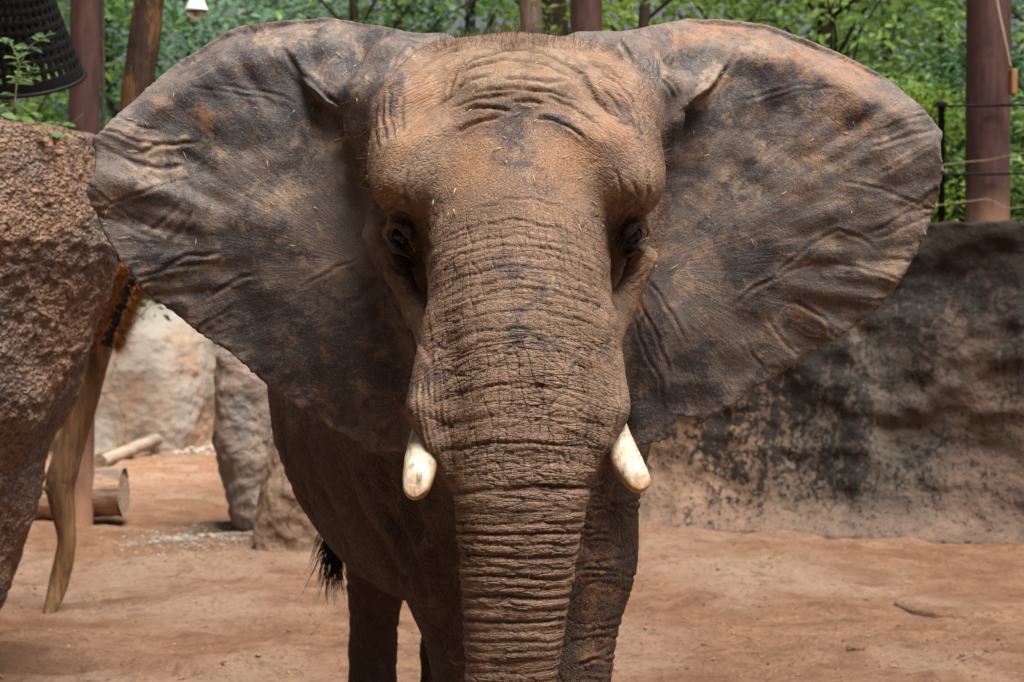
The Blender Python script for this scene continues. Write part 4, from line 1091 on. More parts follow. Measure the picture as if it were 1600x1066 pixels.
    # eye sockets
    for px, py, sx in ((628, 364, 1), (990, 361, -1)):
        add(sd_cone(W(px - 7 * sx, py - 13, 6.095), W(px + 9 * sx, py + 20, 6.065), .036, .030), .06, True)
    for c_, s in ((628, 1), (990, -1)):
        U_ = lambda a, b, d: W(c_ + s * a, 364 + b, d)
        for p, q, ra, rb in ((U_(-26, -4, 6.19), U_(-12, -17, 6.15), .009, .012), (U_(-12, -17, 6.15), U_(7, -4, 6.13), .012, .012), (U_(7, -4, 6.13), U_(21, 27, 6.175), .012, .008),
                             (U_(-26, 4, 6.195), U_(-12, 24, 6.165), .008, .011), (U_(-12, 24, 6.165), U_(14, 38, 6.20), .011, .008)): add(sd_cone(p, q, ra, rb), .022)
    np.clip(fld, -.06, .06, fld)
    g = openvdb.FloatGrid(.06); g.copyFromArray(fld)
    v, q = g.convertToQuads(0.0); del fld, g
    v = np.stack([np.interp(v[:, 0], np.arange(len(xs)), xs), np.interp(v[:, 1], np.arange(len(ys)), ys), np.interp(v[:, 2], np.arange(len(zs)), zs)], 1).astype(np.float64)
    q = q[:, ::-1].astype(np.int64)
    def normals(v):
        a = v[q[:, 2]] - v[q[:, 0]]; b = v[q[:, 3]] - v[q[:, 1]]; fn = np.cross(a, b); n = np.zeros_like(v)
        for k in range(4):
            for c in range(3): n[:, c] += np.bincount(q[:, k], fn[:, c], len(v))
        return n / (np.linalg.norm(n, axis=1)[:, None] + 1e-12)
    n = normals(v)
    if (n[:, 2] * (v[:, 2] - v[:, 2].mean())).sum() < 0: q = q[:, ::-1]; n = -n
    # a light relaxation takes the grid stepping out
    for _ in range(2):
        acc = np.zeros_like(v); cnt = np.zeros(len(v))
        for k in range(4):
            for m in (1, 3):
                a, b = q[:, k], q[:, (k + m) % 4]
                for c in range(3): acc[:, c] += np.bincount(a, v[b, c], len(v))
                cnt += np.bincount(a, minlength=len(v))
        lap = acc / np.maximum(cnt, 1)[:, None] - v; v = v + .5 * lap
    n = normals(v)
    x, y, z = v.T
    px = 800 + x * F / y; py = YH + (H - z) * F / y
    front = sstep(-.05, .35, -n[:, 1])
    head = sstep(6.75, 6.55, y) * front
    hl = np.interp(py, [r[0] for r in HEAD], [r[1] for r in HEAD]); hr = np.interp(py, [r[0] for r in HEAD], [r[2] for r in HEAD])
    ear = np.clip(np.maximum(sstep(0, 26, hl - 6 - px), sstep(0, 26, px - hr - 6)) * sstep(.0, .02, y - 6.18) * sstep(7.0, 6.92, y) * sstep(715, 700, py), 0, 1)
    tl_ = np.interp(py, [r[0] for r in TRUNK], [r[1] for r in TRUNK]); tr_ = np.interp(py, [r[0] for r in TRUNK], [r[2] for r in TRUNK])
    intr = sstep(-12, 4, px - tl_ + 6) * sstep(-12, 4, tr_ + 6 - px) * sstep(6.45, 6.3, y)
    low = sstep(6.3, 6.22, y)
    trunk = intr * sstep(300, 420, py)
    tc = (tl_ + tr_) / 2; tcx = (tc - 800) * 5.9 / F
    # transverse ring coordinate: arches high on the face, level low on the trunk
    cz = np.interp(py, [100, 330, 500, 600, 690, 770, 850, 1100], [.55, 1.0, 1.15, 1.0, .62, .38, .05, 0])
    dxr = np.clip(x - tcx, -.35, .35)
    V = z + cz * dxr ** 2
    U = np.arctan2(x - tcx, 6.25 - y + 0) * .33
    # --- folds of the trunk
    rp = np.array([470, 513, 556, 598, 640, 686, 722, 760, 790, 812, 833, 853, 872, 889, 907, 924, 940, 957, 974, 990, 1007, 1024, 1042, 1060, 1080, 1100, 1122, 1150, 1180, 1215, 1250, 1300, 1350, 1420, 1500], float)
    ra = np.array([.2, .8, .25, .8, .4, .9, .5, 1.3, .5, .7, 1.2, .6, 1.2, .5, 1.3, .6, 1.2, .6, 1.2, .5, 1.3, .7, 1.2, .6, 1.2, 1, 1, 1, 1, 1, 1, 1, 1, 1, 1], float)
    rz = H - (rp - YH) * 5.77 / F
    ampk = np.interp(py, [450, 600, 700, 780, 860], [.35, .5, .7, 1.0, 1.0])
    Vw = V + .021 * noise3(U * 3.6, V * 8, 1.5) * ampk + .008 * noise3(U * 11, V * 15, 4.2) * ampk + .0025 * noise3(U * 30, V * 30, 6.2)
    o = np.argsort(rz); zz = rz[o]; aa = ra[o]
    idx = np.clip(np.searchsorted(zz, Vw), 1, len(zz) - 1); z0, z1 = zz[idx - 1], zz[idx]; t = np.clip((Vw - z0) / (z1 - z0), 0, 1)
    gapw = z1 - z0
    dist0 = (Vw - z0); dist1 = (z1 - Vw)
    fade0 = .45 + .55 * sstep(-.25, .15, noise3(U * 3.4, idx * 3.7, 0.5)); fade1 = .45 + .55 * sstep(-.25, .15, noise3(U * 3.4, (idx + 1) * 3.7, 0.5))
    gw = np.interp(py, [500, 760, 850], [.0036, .0050, .0050])
    groove = np.maximum(aa[idx - 1] * fade0 * np.exp(-(dist0 / gw) ** 2), aa[idx] * fade1 * np.exp(-(dist1 / gw) ** 2))
    bul = np.sqrt(np.clip(4 * t * (1 - t), 0, 1)) * np.minimum(gapw, .055) / .055
    disp = trunk * (-.0078 * groove * np.interp(py, [450, 600, 760, 850], [.5, .7, 1, 1]) + .0048 * bul * np.interp(py, [500, 700, 780, 850], [.1, .35, .9, 1]))
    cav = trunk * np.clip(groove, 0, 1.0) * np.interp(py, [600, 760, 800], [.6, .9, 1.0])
    # secondary, broken folds between the rings
    sec = noise3(U * 5 + 3, Vw * 46, 7.7); s2 = np.exp(-(sec / .10) ** 2) * sstep(640, 760, py)
    disp += trunk * -.0022 * s2 * sstep(720, 800, py)
    disp += trunk * .0045 * noise3(U * 9, V * 22, 3.9)
    # --- broad forms of the face
    def lump(lx, ly, sx, sy, ang, amp, m=None):
        nonlocal disp
        ca, sa = math.cos(R(ang)), math.sin(R(ang)); a = (px - lx) * ca + (py - ly) * sa; b = -(px - lx) * sa + (py - ly) * ca
        disp = disp + amp * np.exp(-(a / sx) ** 2 - (b / sy) ** 2) * (head if m is None else m)
    nh = head * (1 - ear)
    for a in ((640, 182, 18, 42, 60, -.024), (690, 150, 15, 38, 40, -.011), (935, 155, 14, 42, -50, -.024), (975, 182, 16, 34, -58, -.013), (800, 290, 70, 45, 0, .012), (735, 240, 40, 36, -20, -.004), (880, 238, 44, 36, 20, -.004),
              (612, 275, 22, 40, 25, .008), (1002, 275, 22, 40, -25, .008), (800, 125, 95, 48, 0, .022), (662, 405, 12, 60, -12, -.008), (957, 408, 11, 60, 10, -.008), (700, 200, 50, 12, -25, .010), (905, 205, 50, 12, 25, .010)):
        lump(*a, m=nh)
    # --- creases and wrinkles: polylines in the face's own map
    GR = []
    def gr(pts, depth, w, lip=.35): GR.append((np.array(pts, float), depth, w, lip))
    for p in ([(640, 190), (665, 171), (687, 161), (700, 148), (713, 116), (739, 97), (783, 85), (815, 81), (847, 86), (879, 101), (911, 117), (930, 148), (952, 168), (968, 180)],
              [(687, 163), (706, 150), (720, 138), (739, 129), (777, 123)], [(775, 133), (820, 131), (852, 134), (890, 128)], [(799, 163), (825, 160), (850, 165)], [(725, 178), (745, 170), (775, 171), (800, 177)],
              [(713, 207), (730, 198), (751, 190), (785, 182)], [(835, 187), (852, 186), (866, 190), (885, 198), (902, 208), (916, 221)]): gr(p, .0085, 2.3)
    for p in ([(705, 125), (740, 110), (790, 100), (850, 106), (900, 128)], [(720, 118), (760, 106), (800, 95)], [(745, 148), (790, 142), (860, 147), (905, 160)], [(700, 172), (740, 158), (800, 152)], [(850, 152), (900, 172), (940, 200)],
              [(640, 120), (665, 100), (700, 84), (750, 72)], [(650, 135), (680, 108), (715, 92)], [(930, 110), (965, 130), (995, 165)], [(915, 98), (955, 112), (985, 140)], [(985, 150), (1000, 185), (1006, 230)], [(968, 160), (990, 190), (1000, 215)],
              [(600, 150), (596, 190), (604, 225)], [(610, 140), (606, 180), (614, 214)], [(590, 160), (584, 200), (592, 235)], [(632, 150), (624, 180), (628, 200)], [(960, 140), (985, 175), (994, 200)], [(940, 135), (960, 155), (985, 190)]): gr(p, .0050, 2.1)
    # arched lines across the face
    for k, (cy, hw, drop, dp) in enumerate(((314, 75, 16, .004), (345, 110, 30, .006), (352, 120, 34, .004), (368, 130, 38, .005), (384, 135, 36, .0055), (401, 140, 40, .0045), (418, 140, 36, .0055), (437, 142, 40, .0045), (452, 140, 34, .006), (468, 142, 38, .004),
                                            (486, 142, 36, .005), (513, 130, 34, .006), (530, 125, 34, .004), (545, 135, 36, .0045), (572, 130, 34, .004), (604, 118, 28, .005), (626, 115, 26, .004), (652, 110, 22, .0045), (690, 105, 22, .004), (706, 100, 16, .0045), (735, 95, 10, .004))):
        q_ = np.random.default_rng(500 + k); m = 13; xx = np.linspace(-1, 1, m); c0 = 808 + 8 * q_.normal()
        gr([(c0 + hw * u, cy + drop * u * u + 2.2 * q_.normal()) for u in xx], dp * .72, 1.8)
    # skin round the eyes
    for pts in ([(598, 352), (612, 332), (632, 334), (648, 358), (660, 395), (664, 420)], [(604, 338), (620, 318), (642, 326), (660, 358), (672, 392)], [(600, 395), (612, 418), (632, 428), (648, 422)], [(596, 402), (612, 432), (640, 446)], [(612, 322), (630, 306), (652, 330)],
                [(1018, 345), (1004, 328), (986, 334), (970, 360), (960, 398), (957, 430)], [(1014, 332), (996, 316), (976, 330), (962, 358), (952, 390)], [(1018, 385), (1008, 412), (985, 430), (965, 432)], [(1020, 395), (1008, 428), (982, 448)], [(1000, 322), (985, 304), (968, 328)],
                [(985, 280), (997, 305), (992, 330)], [(960, 262), (975, 300), (968, 330)], [(1008, 262), (1012, 300), (1004, 325)], [(640, 262), (632, 300), (640, 325)]): gr(pts, .0048, 2.2)
    for k in range(9):   # lines of the cheek
        gr([(616 + 6 * k, 430 + 6 * k), (634 + 5 * k, 480 + 6 * k), (652 + 3 * k, 540 + 5 * k)], .004, 2.2); gr([(1004 - 6 * k, 430 + 6 * k), (992 - 5 * k, 480 + 6 * k), (978 - 3 * k, 540 + 5 * k)], .005, 2.2)
    for k in range(6):   # sheath lines
        gr([(650 + 9 * k, 590), (648 + 10 * k, 630), (658 + 9 * k, 680), (676 + 7 * k, 735)], .0045, 2.0); gr([(970 - 8 * k, 590), (972 - 9 * k, 630), (958 - 8 * k, 680), (940 - 6 * k, 730)], .0045, 2.0)
    hv = np.where((head > .01) & (y < 6.75))[0]
    hx, hy = px[hv], py[hv]; wv = .6 * noise3(hx * .06, hy * .06, 1.0) * 3.2
    hyw = hy + wv; hxw = hx + 2.2 * noise3(hx * .05, hy * .05, 5.0)
    dd = np.zeros(len(hv)); cc = np.zeros(len(hv))
    for P, dp, w, lip in GR:
        lo = P.min(0) - 14; hi = P.max(0) + 14; m = np.where((hxw > lo[0]) & (hxw < hi[0]) & (hyw > lo[1]) & (hyw < hi[1]))[0]
        if not len(m): continue
        d2 = np.full(len(m), 1e9); tt = np.zeros(len(m)); L = len(P) - 1
        for i in range(L):
            a, e = P[i], P[i + 1] - P[i]; t_ = np.clip(((hxw[m] - a[0]) * e[0] + (hyw[m] - a[1]) * e[1]) / e.dot(e), 0, 1)
            d_ = (hxw[m] - a[0] - e[0] * t_) ** 2 + (hyw[m] - a[1] - e[1] * t_) ** 2; u = d_ < d2; d2 = np.where(u, d_, d2); tt = np.where(u, (i + t_) / L, tt)
        taper = np.clip(np.sin(np.pi * np.clip(tt, .02, .98)) * 2.2, 0, 1); de = np.sqrt(d2)
        gq = np.exp(-(de / w) ** 2); dd[m] += taper * (-dp * gq + dp * lip * np.exp(-((de - 2.6 * w) / (1.5 * w)) ** 2)); cc[m] = np.maximum(cc[m], taper * gq * min(1, dp / .0075))
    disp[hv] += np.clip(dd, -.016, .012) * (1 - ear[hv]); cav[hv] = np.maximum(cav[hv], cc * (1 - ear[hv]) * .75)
    # --- ears: creases, rim scallops
    ED = [([(440, 72), (456, 96), (472, 116), (500, 142), (540, 170)], .008, 3.5), ([(1150, 80), (1138, 105), (1112, 138), (1084, 162), (1060, 178)], .008, 3.2), ([(1020, 78), (1026, 112), (1042, 136), (1056, 158)], .009, 3.0), ([(1032, 110), (1046, 128), (1062, 150)], .007, 2.6),
          ([(965, 60), (980, 80), (990, 104)], .006, 2.6), ([(640, 66), (622, 90), (610, 112)], .006, 2.4), ([(575, 110), (560, 128), (548, 142)], .005, 2.2), ([(1150, 470), (1200, 440), (1260, 385), (1310, 358), (1345, 372), (1375, 400)], .004, 2.6), ([(1130, 490), (1180, 450), (1232, 425), (1290, 405)], .003, 2.2),
          ([(1005, 430), (1030, 458), (1055, 500), (1075, 540)], .0045, 2.6), ([(990, 450), (1015, 500), (1040, 560), (1050, 610)], .0045, 2.6), ([(985, 480), (1000, 530), (1030, 590), (1040, 650)], .004, 2.6), ([(1160, 520), (1180, 560), (1205, 590)], .0035, 2.4), ([(1195, 490), (1230, 540), (1250, 562)], .0035, 2.4), ([(1240, 470), (1290, 500), (1300, 530)], .005, 2.6),
          ([(470, 450), (520, 420), (570, 400)], .004, 2.4), ([(215, 240), (260, 225), (310, 222)], .006, 3.5), ([(190, 250), (240, 262), (300, 262)], .006, 3.5), ([(240, 430), (290, 400), (350, 395)], .006, 3.5), ([(250, 410), (265, 380), (300, 330)], .006, 3.5), ([(320, 470), (360, 440), (400, 430)], .005, 3), ([(225, 370), (262, 340), (290, 310)], .005, 3)]
    q_ = np.random.default_rng(9)
    for k in range(26):
        a = R(-62 + 120 * q_.random()); r0 = 260 + 180 * q_.random(); r1 = r0 + 90 + 110 * q_.random(); b = a + R(8 * q_.normal())
        ED.append(([(1000 + r * math.cos(a + (b - a) * i / 3), 380 + r * math.sin(a + (b - a) * i / 3) * .85) for i, r in enumerate(np.linspace(r0, r1, 4))], .0020 + .0016 * q_.random(), 2.4))
        ED.append(([(612 - r * math.cos(a + (b - a) * i / 3), 380 + r * math.sin(a + (b - a) * i / 3) * .85) for i, r in enumerate(np.linspace(r0, r1, 4))], .0020 + .0016 * q_.random(), 2.4))
    ev = np.where((ear > .05) & (n[:, 1] < 0))[0]; ex, ey = px[ev] + 4 * noise3(px[ev] * .03, py[ev] * .03, 2), py[ev] + 4 * noise3(px[ev] * .03, py[ev] * .03, 6)
    de_ = np.zeros(len(ev))
    for P, dp, w in ED:
        P = np.array(P, float); d2 = np.full(len(ev), 1e9); tt = np.zeros(len(ev)); L = len(P) - 1
        for i in range(L):
            a, e = P[i], P[i + 1] - P[i]; t_ = np.clip(((ex - a[0]) * e[0] + (ey - a[1]) * e[1]) / e.dot(e), 0, 1)
            d_ = (ex - a[0] - e[0] * t_) ** 2 + (ey - a[1] - e[1] * t_) ** 2; u = d_ < d2; d2 = np.where(u, d_, d2); tt = np.where(u, (i + t_) / L, tt)
        taper = np.clip(np.sin(np.pi * np.clip(tt, .02, .98)) * 1.8, 0, 1); s = np.sqrt(d2)
        de_ += taper * (-dp * np.exp(-(s / w) ** 2) + dp * .8 * np.exp(-((s - 2.2 * w) / (1.6 * w)) ** 2))
    de_ *= .72; disp[ev] += np.clip(de_, -.010, .010) * ear[ev]
    ridge = np.zeros(len(v)); ridge[ev] = np.clip(de_ / .0022, 0, 1) * ear[ev]
    rim = np.zeros(len(v)); rim[ev] = np.where(x[ev] < 0, poly_sd(EAR_L, px[ev], py[ev]), poly_sd(EAR_R, px[ev], py[ev])); rim = np.where(rim < 0, np.exp(rim / 16.0), 0) * ear * sstep(180, 330, py) * (n[:, 1] < 0)
    disp += rim * (.0075 * np.clip(noise3(x * 34, z * 34, 1.0), -.3, 1) + .004 * noise3(x * 70, z * 70, 4.0))
    bv = np.where((y > 6.62) & (n[:, 1] < .1) & (ear < .2) & (py > 560))[0]
    BG = [([(528, 690), (540, 740), (562, 800), (606, 862), (632, 905), (646, 950)], .030, 9), ([(545, 690), (580, 760), (640, 850), (668, 940)], .014, 7), ([(470, 650), (478, 700), (505, 770), (540, 830)], .012, 7), ([(430, 640), (452, 720), (492, 800)], .008, 6), ([(640, 720), (650, 800), (690, 900)], .016, 8),
          ([(600, 700), (612, 780), (640, 860), (676, 960)], .010, 6), ([(556, 905), (590, 925), (640, 935)], .010, 5)]
    q_ = np.random.default_rng(12)
    for k in range(30):
        yy = 770 + 300 * q_.random(); x0 = 885 + 40 * q_.random(); x1 = x0 + 40 + 70 * q_.random(); s_ = 26 * q_.normal()
        BG.append(([(x0, yy), ((x0 + x1) / 2, yy - 6 + s_ * .4), (x1, yy + s_)], .003 + .005 * q_.random(), 2.4))
    for k in range(46):
        x0 = 420 + 240 * q_.random(); yy = 620 + 420 * q_.random(); BG.append(([(x0, yy), (x0 + 14 + 8 * q_.normal(), yy + 30), (x0 + 34 + 14 * q_.normal(), yy + 62)], .003 + .004 * q_.random(), 2.6))
    bx = px[bv] + 5 * noise3(px[bv] * .025, py[bv] * .025, 2); by = py[bv] + 5 * noise3(px[bv] * .025, py[bv] * .025, 6)
    for P, dp, w in BG:
        P = np.array(P, float); m = np.where((bx > P[:, 0].min() - 30) & (bx < P[:, 0].max() + 30) & (by > P[:, 1].min() - 30) & (by < P[:, 1].max() + 30))[0]
        if not len(m): continue
        d2 = np.full(len(m), 1e9); tt = np.zeros(len(m)); L = len(P) - 1
        for i in range(L):
            a, e = P[i], P[i + 1] - P[i]; t_ = np.clip(((bx[m] - a[0]) * e[0] + (by[m] - a[1]) * e[1]) / e.dot(e), 0, 1)
            d_ = (bx[m] - a[0] - e[0] * t_) ** 2 + (by[m] - a[1] - e[1] * t_) ** 2; u = d_ < d2; d2 = np.where(u, d_, d2); tt = np.where(u, (i + t_) / L, tt)
        s = np.sqrt(d2); tp = np.clip(np.sin(np.pi * np.clip(tt, .02, .98)) * 1.8, 0, 1)
        disp[bv[m]] += tp * (-dp * np.exp(-(s / w) ** 2) + dp * .5 * np.exp(-((s - 2.2 * w) / (1.6 * w)) ** 2))
    acc = np.zeros(len(v)); cnt = np.zeros(len(v))
    for k in range(4):
        for m in (1, 3):
            acc += np.bincount(q[:, k], disp[q[:, (k + m) % 4]], len(v)); cnt += np.bincount(q[:, k], minlength=len(v))
    disp = .6 * disp + .4 * acc / np.maximum(cnt, 1); disp = np.clip(disp, -.03, .03)
    v = v + n * disp[:, None]
    # --- pattern coordinates; dirt, with eye shade and brow highlights painted in
    earc = np.where(x < 0, -.42, .44); rr = np.hypot(x - earc, z - 2.35); th = np.arctan2(z - 2.35, np.abs(x - earc))
    su = U.copy(); sv = V.copy(); sw = np.zeros_like(U)
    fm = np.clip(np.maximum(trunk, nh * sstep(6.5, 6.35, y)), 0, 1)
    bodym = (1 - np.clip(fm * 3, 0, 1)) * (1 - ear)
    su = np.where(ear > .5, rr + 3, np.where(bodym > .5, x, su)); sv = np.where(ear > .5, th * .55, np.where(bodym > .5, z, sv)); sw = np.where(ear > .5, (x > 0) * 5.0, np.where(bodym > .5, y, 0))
    grid = nh * intr * sstep(318, 352, py) * sstep(800, 700, py) * (.5 + .5 * sstep(40, 110, np.abs(px - tc)) * sstep(560, 420, py) + .5 * sstep(480, 600, py))
    grid = np.clip(grid + nh * (1 - intr) * sstep(560, 600, py) * sstep(760, 700, py) * .7, 0, 1)
    def g(lx, ly, sx, sy, ang=0):
        ca, sa = math.cos(R(ang)), math.sin(R(ang)); a = (px - lx) * ca + (py - ly) * sa; b = -(px - lx) * sa + (py - ly) * ca
        return np.exp(-(a / sx) ** 2 - (b / sy) ** 2)
    def acc(L): 
        s = 0
        for a in L: s = s + a[-1] * g(*a[:-1])
        return s
    nz = fbm(x * 5, z * 5, y * 5, 4); nz2 = fbm(x * 11 + 4, z * 11, y * 11, 3)
    orange = acc([(742, 245, 30, 55, 28, 1.0), (888, 245, 46, 42, -25, 1.1), (655, 150, 40, 48, 50, .55), (640, 215, 40, 25, -40, .6), (960, 200, 60, 22, 42, .6), (965, 130, 40, 26, 40, .4), (860, 330, 60, 30, 0, .25), (1210, 75, 150, 36, 14, .62), (1060, 70, 90, 30, -10, .45), (1330, 145, 55, 50, 20, .72), (1290, 215, 60, 40, 0, .5), (1100, 235, 50, 30, 0, .35), (1270, 300, 40, 30, 0, .35),
                  (322, 195, 14, 24, -20, .75), (345, 120, 60, 22, 0, .32), (390, 108, 24, 12, 0, .36), (395, 214, 14, 18, 0, .45), (330, 170, 60, 22, 0, .3), (408, 320, 40, 14, -10, .5), (540, 450, 30, 34, 0, .35), (1000, 470, 16, 60, 10, .7), (610, 275, 18, 28, 0, .4), (1280, 480, 60, 22, -30, .35), (800, 110, 110, 34, 0, .30), (1100, 385, 55, 12, -12, .55), (690, 600, 60, 300, 0, .1), (930, 950, 40, 160, 0, .35)])
    dark = acc([(400, 130, 110, 55, -15, .62), (440, 190, 80, 70, 0, .75), (330, 150, 80, 40, -20, .45), (290, 250, 60, 26, -10, .55), (275, 305, 50, 22, 0, .5), (400, 370, 90, 40, 20, .45), (330, 430, 80, 40, 20, .45), (420, 520, 150, 80, 25, .4), (530, 590, 110, 80, 25, .45), (600, 540, 40, 90, 0, .35), (230, 190, 40, 26, -30, .45), (540, 110, 60, 40, 10, .35), (200, 400, 60, 80, 0, .3),
                (1180, 130, 66, 42, 0, .72), (1250, 140, 50, 40, 20, .6), (1080, 95, 40, 18, 0, .5), (1100, 180, 60, 30, -20, .5), (1060, 240, 40, 60, 0, .5), (1190, 230, 60, 40, 0, .35), (1130, 290, 40, 26, 0, .45), (1360, 195, 60, 26, 20, .55), (1110, 355, 45, 18, 0, .55), (1155, 395, 45, 24, 0, .4), (1300, 320, 40, 30, 0, .35), (1290, 410, 60, 30, 30, .4), (1195, 450, 60, 60, 0, .25), (1090, 570, 40, 40, 0, .4), (1010, 540, 30, 80, 10, .4), (1020, 640, 60, 50, 0, .35),
                (618, 150, 12, 46, 12, .6), (790, 205, 44, 40, 0, .55), (880, 195, 50, 12, 22, .7), (800, 260, 40, 30, 0, .25), (800, 440, 80, 60, 0, .35), (840, 540, 50, 30, 0, .35), (628, 370, 25, 38, -22, 1.0), (990, 368, 24, 38, 20, 1.0), (640, 430, 20, 46, -15, .35), (970, 170, 16, 50, -40, .35)])  # the two strong eye patches paint shade into sockets and lids
    pale = .30 * ridge + .55 * rim * sstep(-.2, .5, noise3(x * 25, z * 25, 9)) + acc([(620, 270, 24, 36, 0, .35), (680, 280, 44, 40, 0, .35), (970, 290, 26, 20, 0, .5), (1005, 300, 16, 50, 0, .45), (500, 260, 70, 40, -10, .5), (455, 300, 50, 26, 0, .5), (400, 330, 60, 18, -12, .45), (260, 275, 90, 14, -16, .5), (300, 220, 70, 14, -14, .42), (220, 265, 50, 10, -20, .4), (480, 400, 60, 20, 20, .4), (340, 400, 40, 14, -30, .45), (520, 420, 50, 12, 18, .4), (440, 60, 80, 22, -5, .3), (510, 60, 60, 24, 8, .35), (420, 470, 40, 12, -40, .3),  # brow patches paint the highlights there as pale dust
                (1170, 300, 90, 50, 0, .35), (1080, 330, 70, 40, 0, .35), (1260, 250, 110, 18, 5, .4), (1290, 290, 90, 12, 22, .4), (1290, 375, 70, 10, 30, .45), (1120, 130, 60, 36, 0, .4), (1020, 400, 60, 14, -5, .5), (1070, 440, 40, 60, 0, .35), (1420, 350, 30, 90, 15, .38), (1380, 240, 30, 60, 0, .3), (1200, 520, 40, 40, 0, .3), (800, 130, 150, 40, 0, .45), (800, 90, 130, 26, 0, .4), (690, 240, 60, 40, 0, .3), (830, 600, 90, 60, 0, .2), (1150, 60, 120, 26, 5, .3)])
    fr = front * sstep(7.0, 6.9, y)
    pale = pale * (1 - .22 * ear); orange = orange * (1 - .30 * ear)
    dirt_and_light = np.stack([np.clip(orange * fr + .16 * nz2 * fr + .10, 0, 1), np.clip(dark * fr + .22 * nz + .12 * ear + .1, 0, 1), np.clip(pale * fr + .18 * nz2 + .12 - .12 * (y > 6.95), 0, 1)], 1)
    me = mesh_np('elephant', v, q, M['elephant_skin'], attrs={'skinco': np.stack([su, sv, sw], 1), 'region': np.stack([np.clip(trunk * sstep(420, 560, py), 0, 1), grid, ear], 1), 'dirt_and_light': dirt_and_light, 'cavity': np.clip(cav, 0, 1), 'bodyw': np.clip(bodym, 0, 1)})
    tag(me, 'dust-covered African elephant facing the camera with both ears spread wide', 'elephant')
    return me, v, normals(v), px, py, head, ear, q
elephant, EV, EN, EPX, EPY, EHEAD, EEAR, EQ = build_elephant()
print('elephant verts', len(EV))

# tusks
def tusk(pts, rad, label, chip=None, side=1):
    P, Rr = smooth_path([W(*p) for p in pts], rad, 12); P = [np.array(p) for p in P]
    # rounded tip
    d = P[-1] - P[-2]; d /= np.linalg.norm(d); r = Rr[-1]
    for a in (.35, .7, 1.0, 1.25, 1.42, 1.53): P.append(np.array(P[len(P) - 1] if False else pts_tip(P, d, r, a, Rr))); Rr.append(r * math.cos(a))
    b = MB(); b.tube(P, Rr, 40)
    A_ = np.array(b.v); tipc = P[-7]; q_ = np.random.default_rng(int(abs(side) + 90 + side))
    fn = np.array([-.10 * side, -1.0, .22]); fn /= np.linalg.norm(fn)          # long wear facet towards the front
    h_ = (A_ - tipc) @ fn - .026; A_ -= np.where(h_ > 0, h_ * .86, 0)[:, None] * fn
    fn = np.array([.55 * side, -.35, -.75]); fn /= np.linalg.norm(fn)          # slanted broken tip
    h_ = (A_ - tipc) @ fn - .036; A_ -= np.where(h_ > 0, h_ * .75, 0)[:, None] * fn
    A_ += (.0022 * noise3(A_[:, 0] * 40, A_[:, 1] * 30, A_[:, 2] * 18))[:, None] * np.array([.5, -1, 0])
    b.v = [tuple(p) for p in A_]
    o = b.build('tusk', M['ivory'], elephant)
    co = np.array(b.v); n = len(P); ring = np.repeat(np.arange(n) / (n - 1), 40)[:len(co)]
    cen = np.repeat(np.array(P), 40, 0)[:len(co)]; rv = co - cen
    me = o.data
    me.attributes.new('tip', 'FLOAT', 'POINT').data.foreach_set('value', sstep(.86, 1.0, ring).astype(np.float32))
    nn = rv / (np.linalg.norm(rv, axis=1)[:, None] + 1e-9)
    un = np.clip(-nn[:, 2] * .75 + nn[:, 0] * side * .55 - .15, 0, 1); un = np.clip(un * 2.6 + .25 * sstep(.55, .35, ring), 0, 1)
    me.attributes.new('under', 'FLOAT', 'POINT').data.foreach_set('value', un.astype(np.float32))
    ch = np.zeros(len(co))
    if chip is not None:
        cpx = 800 + co[:, 0] * F / co[:, 1]; cpy = YH + (H - co[:, 2]) * F / co[:, 1]
        ch = np.exp(-((cpx - chip[0]) / 3.5) ** 2 - ((cpy - chip[1]) / 8) ** 2) * (rv[:, 1] < 0)
    me.attributes.new('chip', 'FLOAT', 'POINT').data.foreach_set('value', ch.astype(np.float32))
    o['label'] = label; return o
def pts_tip(P, d, r, a, Rr):
    base = pts_tip.base if getattr(pts_tip, 'key', None) == id(P) else None
    if base is None: pts_tip.key = id(P); pts_tip.base = P[-1].copy(); base = pts_tip.base
    return base + d * r * math.sin(a) * 1.1
tusk([(690, 560, 6.16), (681, 625, 6.06), (668, 682, 5.96), (658, 724, 5.87), (651, 759, 5.79)], [.032, .044, .052, .051, .041], 'short blunt cream tusk with a small dark chip near its tip', (655, 752), 1)
tusk([(932, 560, 6.16), (943, 625, 6.07), (960, 682, 5.97), (980, 724, 5.88), (996, 750, 5.80)], [.030, .042, .049, .048, .038], 'short cream tusk angled outward with yellow stained underside', None, -1)

# eyes: ball, lids' lashes
for px, py, s in ((629, 368, 1), (987, 366, -1)):
    c = W(px, py, 6.185); b = MB(); n = 20; prof = [(.034 * math.sin(a), c[2] + .034 * math.cos(a)) for a in np.linspace(.05, math.pi - .05, n)]
    b.lathe(prof, c[0], c[1], 24); eye = b.build('eye', M['eye_dark'], elephant)
    b = MB(); q_ = np.random.default_rng(60 + s)
    for k in range(34):
        t = k / 33; p = W(px + s * (-15 + 30 * t), py - 15 + 24 * t + 2 * q_.normal(), 6.145); d = np.array([s * (-.2 + .1 * q_.normal()), -.55, -.55 + .3 * q_.normal()]); d /= np.linalg.norm(d); L = .020 + .022 * q_.random()
        b.tube([p, p + d * L * .5 + np.array([0, 0, -.004]), p + d * L + np.array([0, 0, -.014])], [.0009, .0007, .0003], 4, cap=False)
    tag(b.build('eyelashes', M['tail_hair'], elephant), kind='stuff')

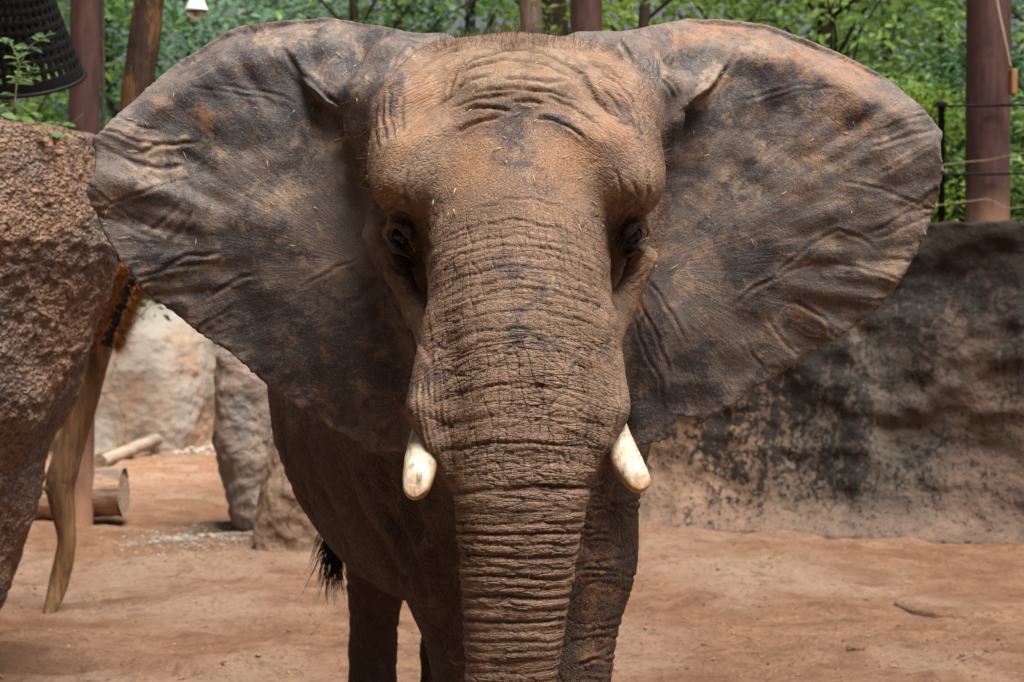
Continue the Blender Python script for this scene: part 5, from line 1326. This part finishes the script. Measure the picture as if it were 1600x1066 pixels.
# hair: fuzz on the crown and temples, bristles of the ear roots, tail tuft
def hairs(name, idx, L, seed, mat, rad=.0008, jitter=.5, lift=np.array([0, 0, .3])):
    q_ = np.random.default_rng(seed); V_ = []; Fc = []; k = 0
    for i in idx:
        p = EV[i]; d = EN[i] + lift + q_.normal(size=3) * jitter; d /= np.linalg.norm(d); l = L * (.4 + .9 * q_.random()); bend = q_.normal(size=3) * .25 * l
        s = np.cross(d, [0, 1.0, 0]); s /= np.linalg.norm(s) + 1e-9; w = np.cross(d, s)
        pts = [(p - d * .003, rad), (p + d * l * .55 + bend * .3, rad * .75), (p + d * l + bend, rad * .25)]
        for c, r_ in pts:
            for a in range(3): V_.append(c + (s * math.cos(a * 2.094) + w * math.sin(a * 2.094)) * r_)
        for r_ in range(2):
            for a in range(3): Fc.append((k + r_ * 3 + a, k + r_ * 3 + (a + 1) % 3, k + r_ * 3 + 3 + (a + 1) % 3, k + r_ * 3 + 3 + a))
        k += 9
    return tag(mesh_np(name, np.array(V_), np.array(Fc), M[mat], elephant, smooth=True), kind='stuff')
q_ = np.random.default_rng(70)
crown = np.where((EPY < 82) & (EPX > 640) & (EPX < 960) & (EV[:, 1] < 7.0) & (EV[:, 1] > 6.2) & (EN[:, 2] > .25) & (EEAR < .3))[0]
hairs('crown_hair', q_.choice(crown, min(1100, len(crown) * 2)), .032, 71, 'hair', .0006, .6, np.array([0, -.1, .5]))
temple = np.where((EHEAD > .1) & (EV[:, 1] < 6.6) & (((np.abs(EPX - 575) < 30) & (EPY < 330) & (EPY > 120)) | ((np.abs(EPX - 1025) < 30) & (EPY < 330) & (EPY > 90))))[0]
hairs('ear_root_hair', q_.choice(temple, min(900, len(temple))), .03, 72, 'hair', .0007, .6)
face = np.where((EHEAD > .3) & (EV[:, 1] < 6.2) & (EPY > 90) & (EPY < 900))[0]
hairs('whiskers', q_.choice(face, 130), .045, 73, 'hair', .0006, .5, np.array([0, 0, -.2]))
b = MB(); q_ = np.random.default_rng(74)
for i in range(260):
    t = q_.random(); p = np.array([-.87 - .01 * t, 9.87, 1.30 - .17 * t]) + q_.normal(size=3) * .012; d = np.array([q_.normal() * .17 - .02, q_.normal() * .12, -1 + .1 * q_.normal()]); d /= np.linalg.norm(d); l = .22 + .16 * q_.random()
    b.tube([p, p + d * l * .6, p + d * l + np.array([q_.normal() * .02, 0, -.01])], [.0028, .0022, .0008], 4, cap=False)
tag(b.build('tail_tuft', M['tail_hair'], elephant), kind='stuff')

# straw caught on head and ears
b = MB(); q_ = np.random.default_rng(80)
cand = np.where((EHEAD > .3) & (EV[:, 1] < 6.7) & (EPY > 60) & (EPY < 420))[0]
for i in q_.choice(cand, 90):
    p = EV[i] + EN[i] * .002; t = np.cross(EN[i], q_.normal(size=3)); t /= np.linalg.norm(t); l = .006 + .016 * q_.random() ** 2
    b.tube([p - t * l, p + EN[i] * .002, p + t * l], [.0011, .0011, .0008], 4)
for px, py, an, l in ((711, 302, 85, .014), (678, 318, 80, .013), (711, 332, 120, .012), (778, 234, 15, .013), (788, 216, -40, .008), (790, 256, 80, .006)):
    i = np.argmin((EPX - px) ** 2 + (EPY - py) ** 2 + (EV[:, 1] > 6.3) * 1e6); p = EV[i] + EN[i] * .003; t = np.array([math.cos(R(an)), 0, math.sin(R(an))]); t -= EN[i] * t.dot(EN[i])
    b.tube([p - t * l, p + EN[i] * .002, p + t * l], [.0017, .0017, .0012], 5)
o = b.build('straw', M['straw'])
tag(o, 'bits of dry straw caught on the forehead and ears of the elephant', None, None, 'stuff')
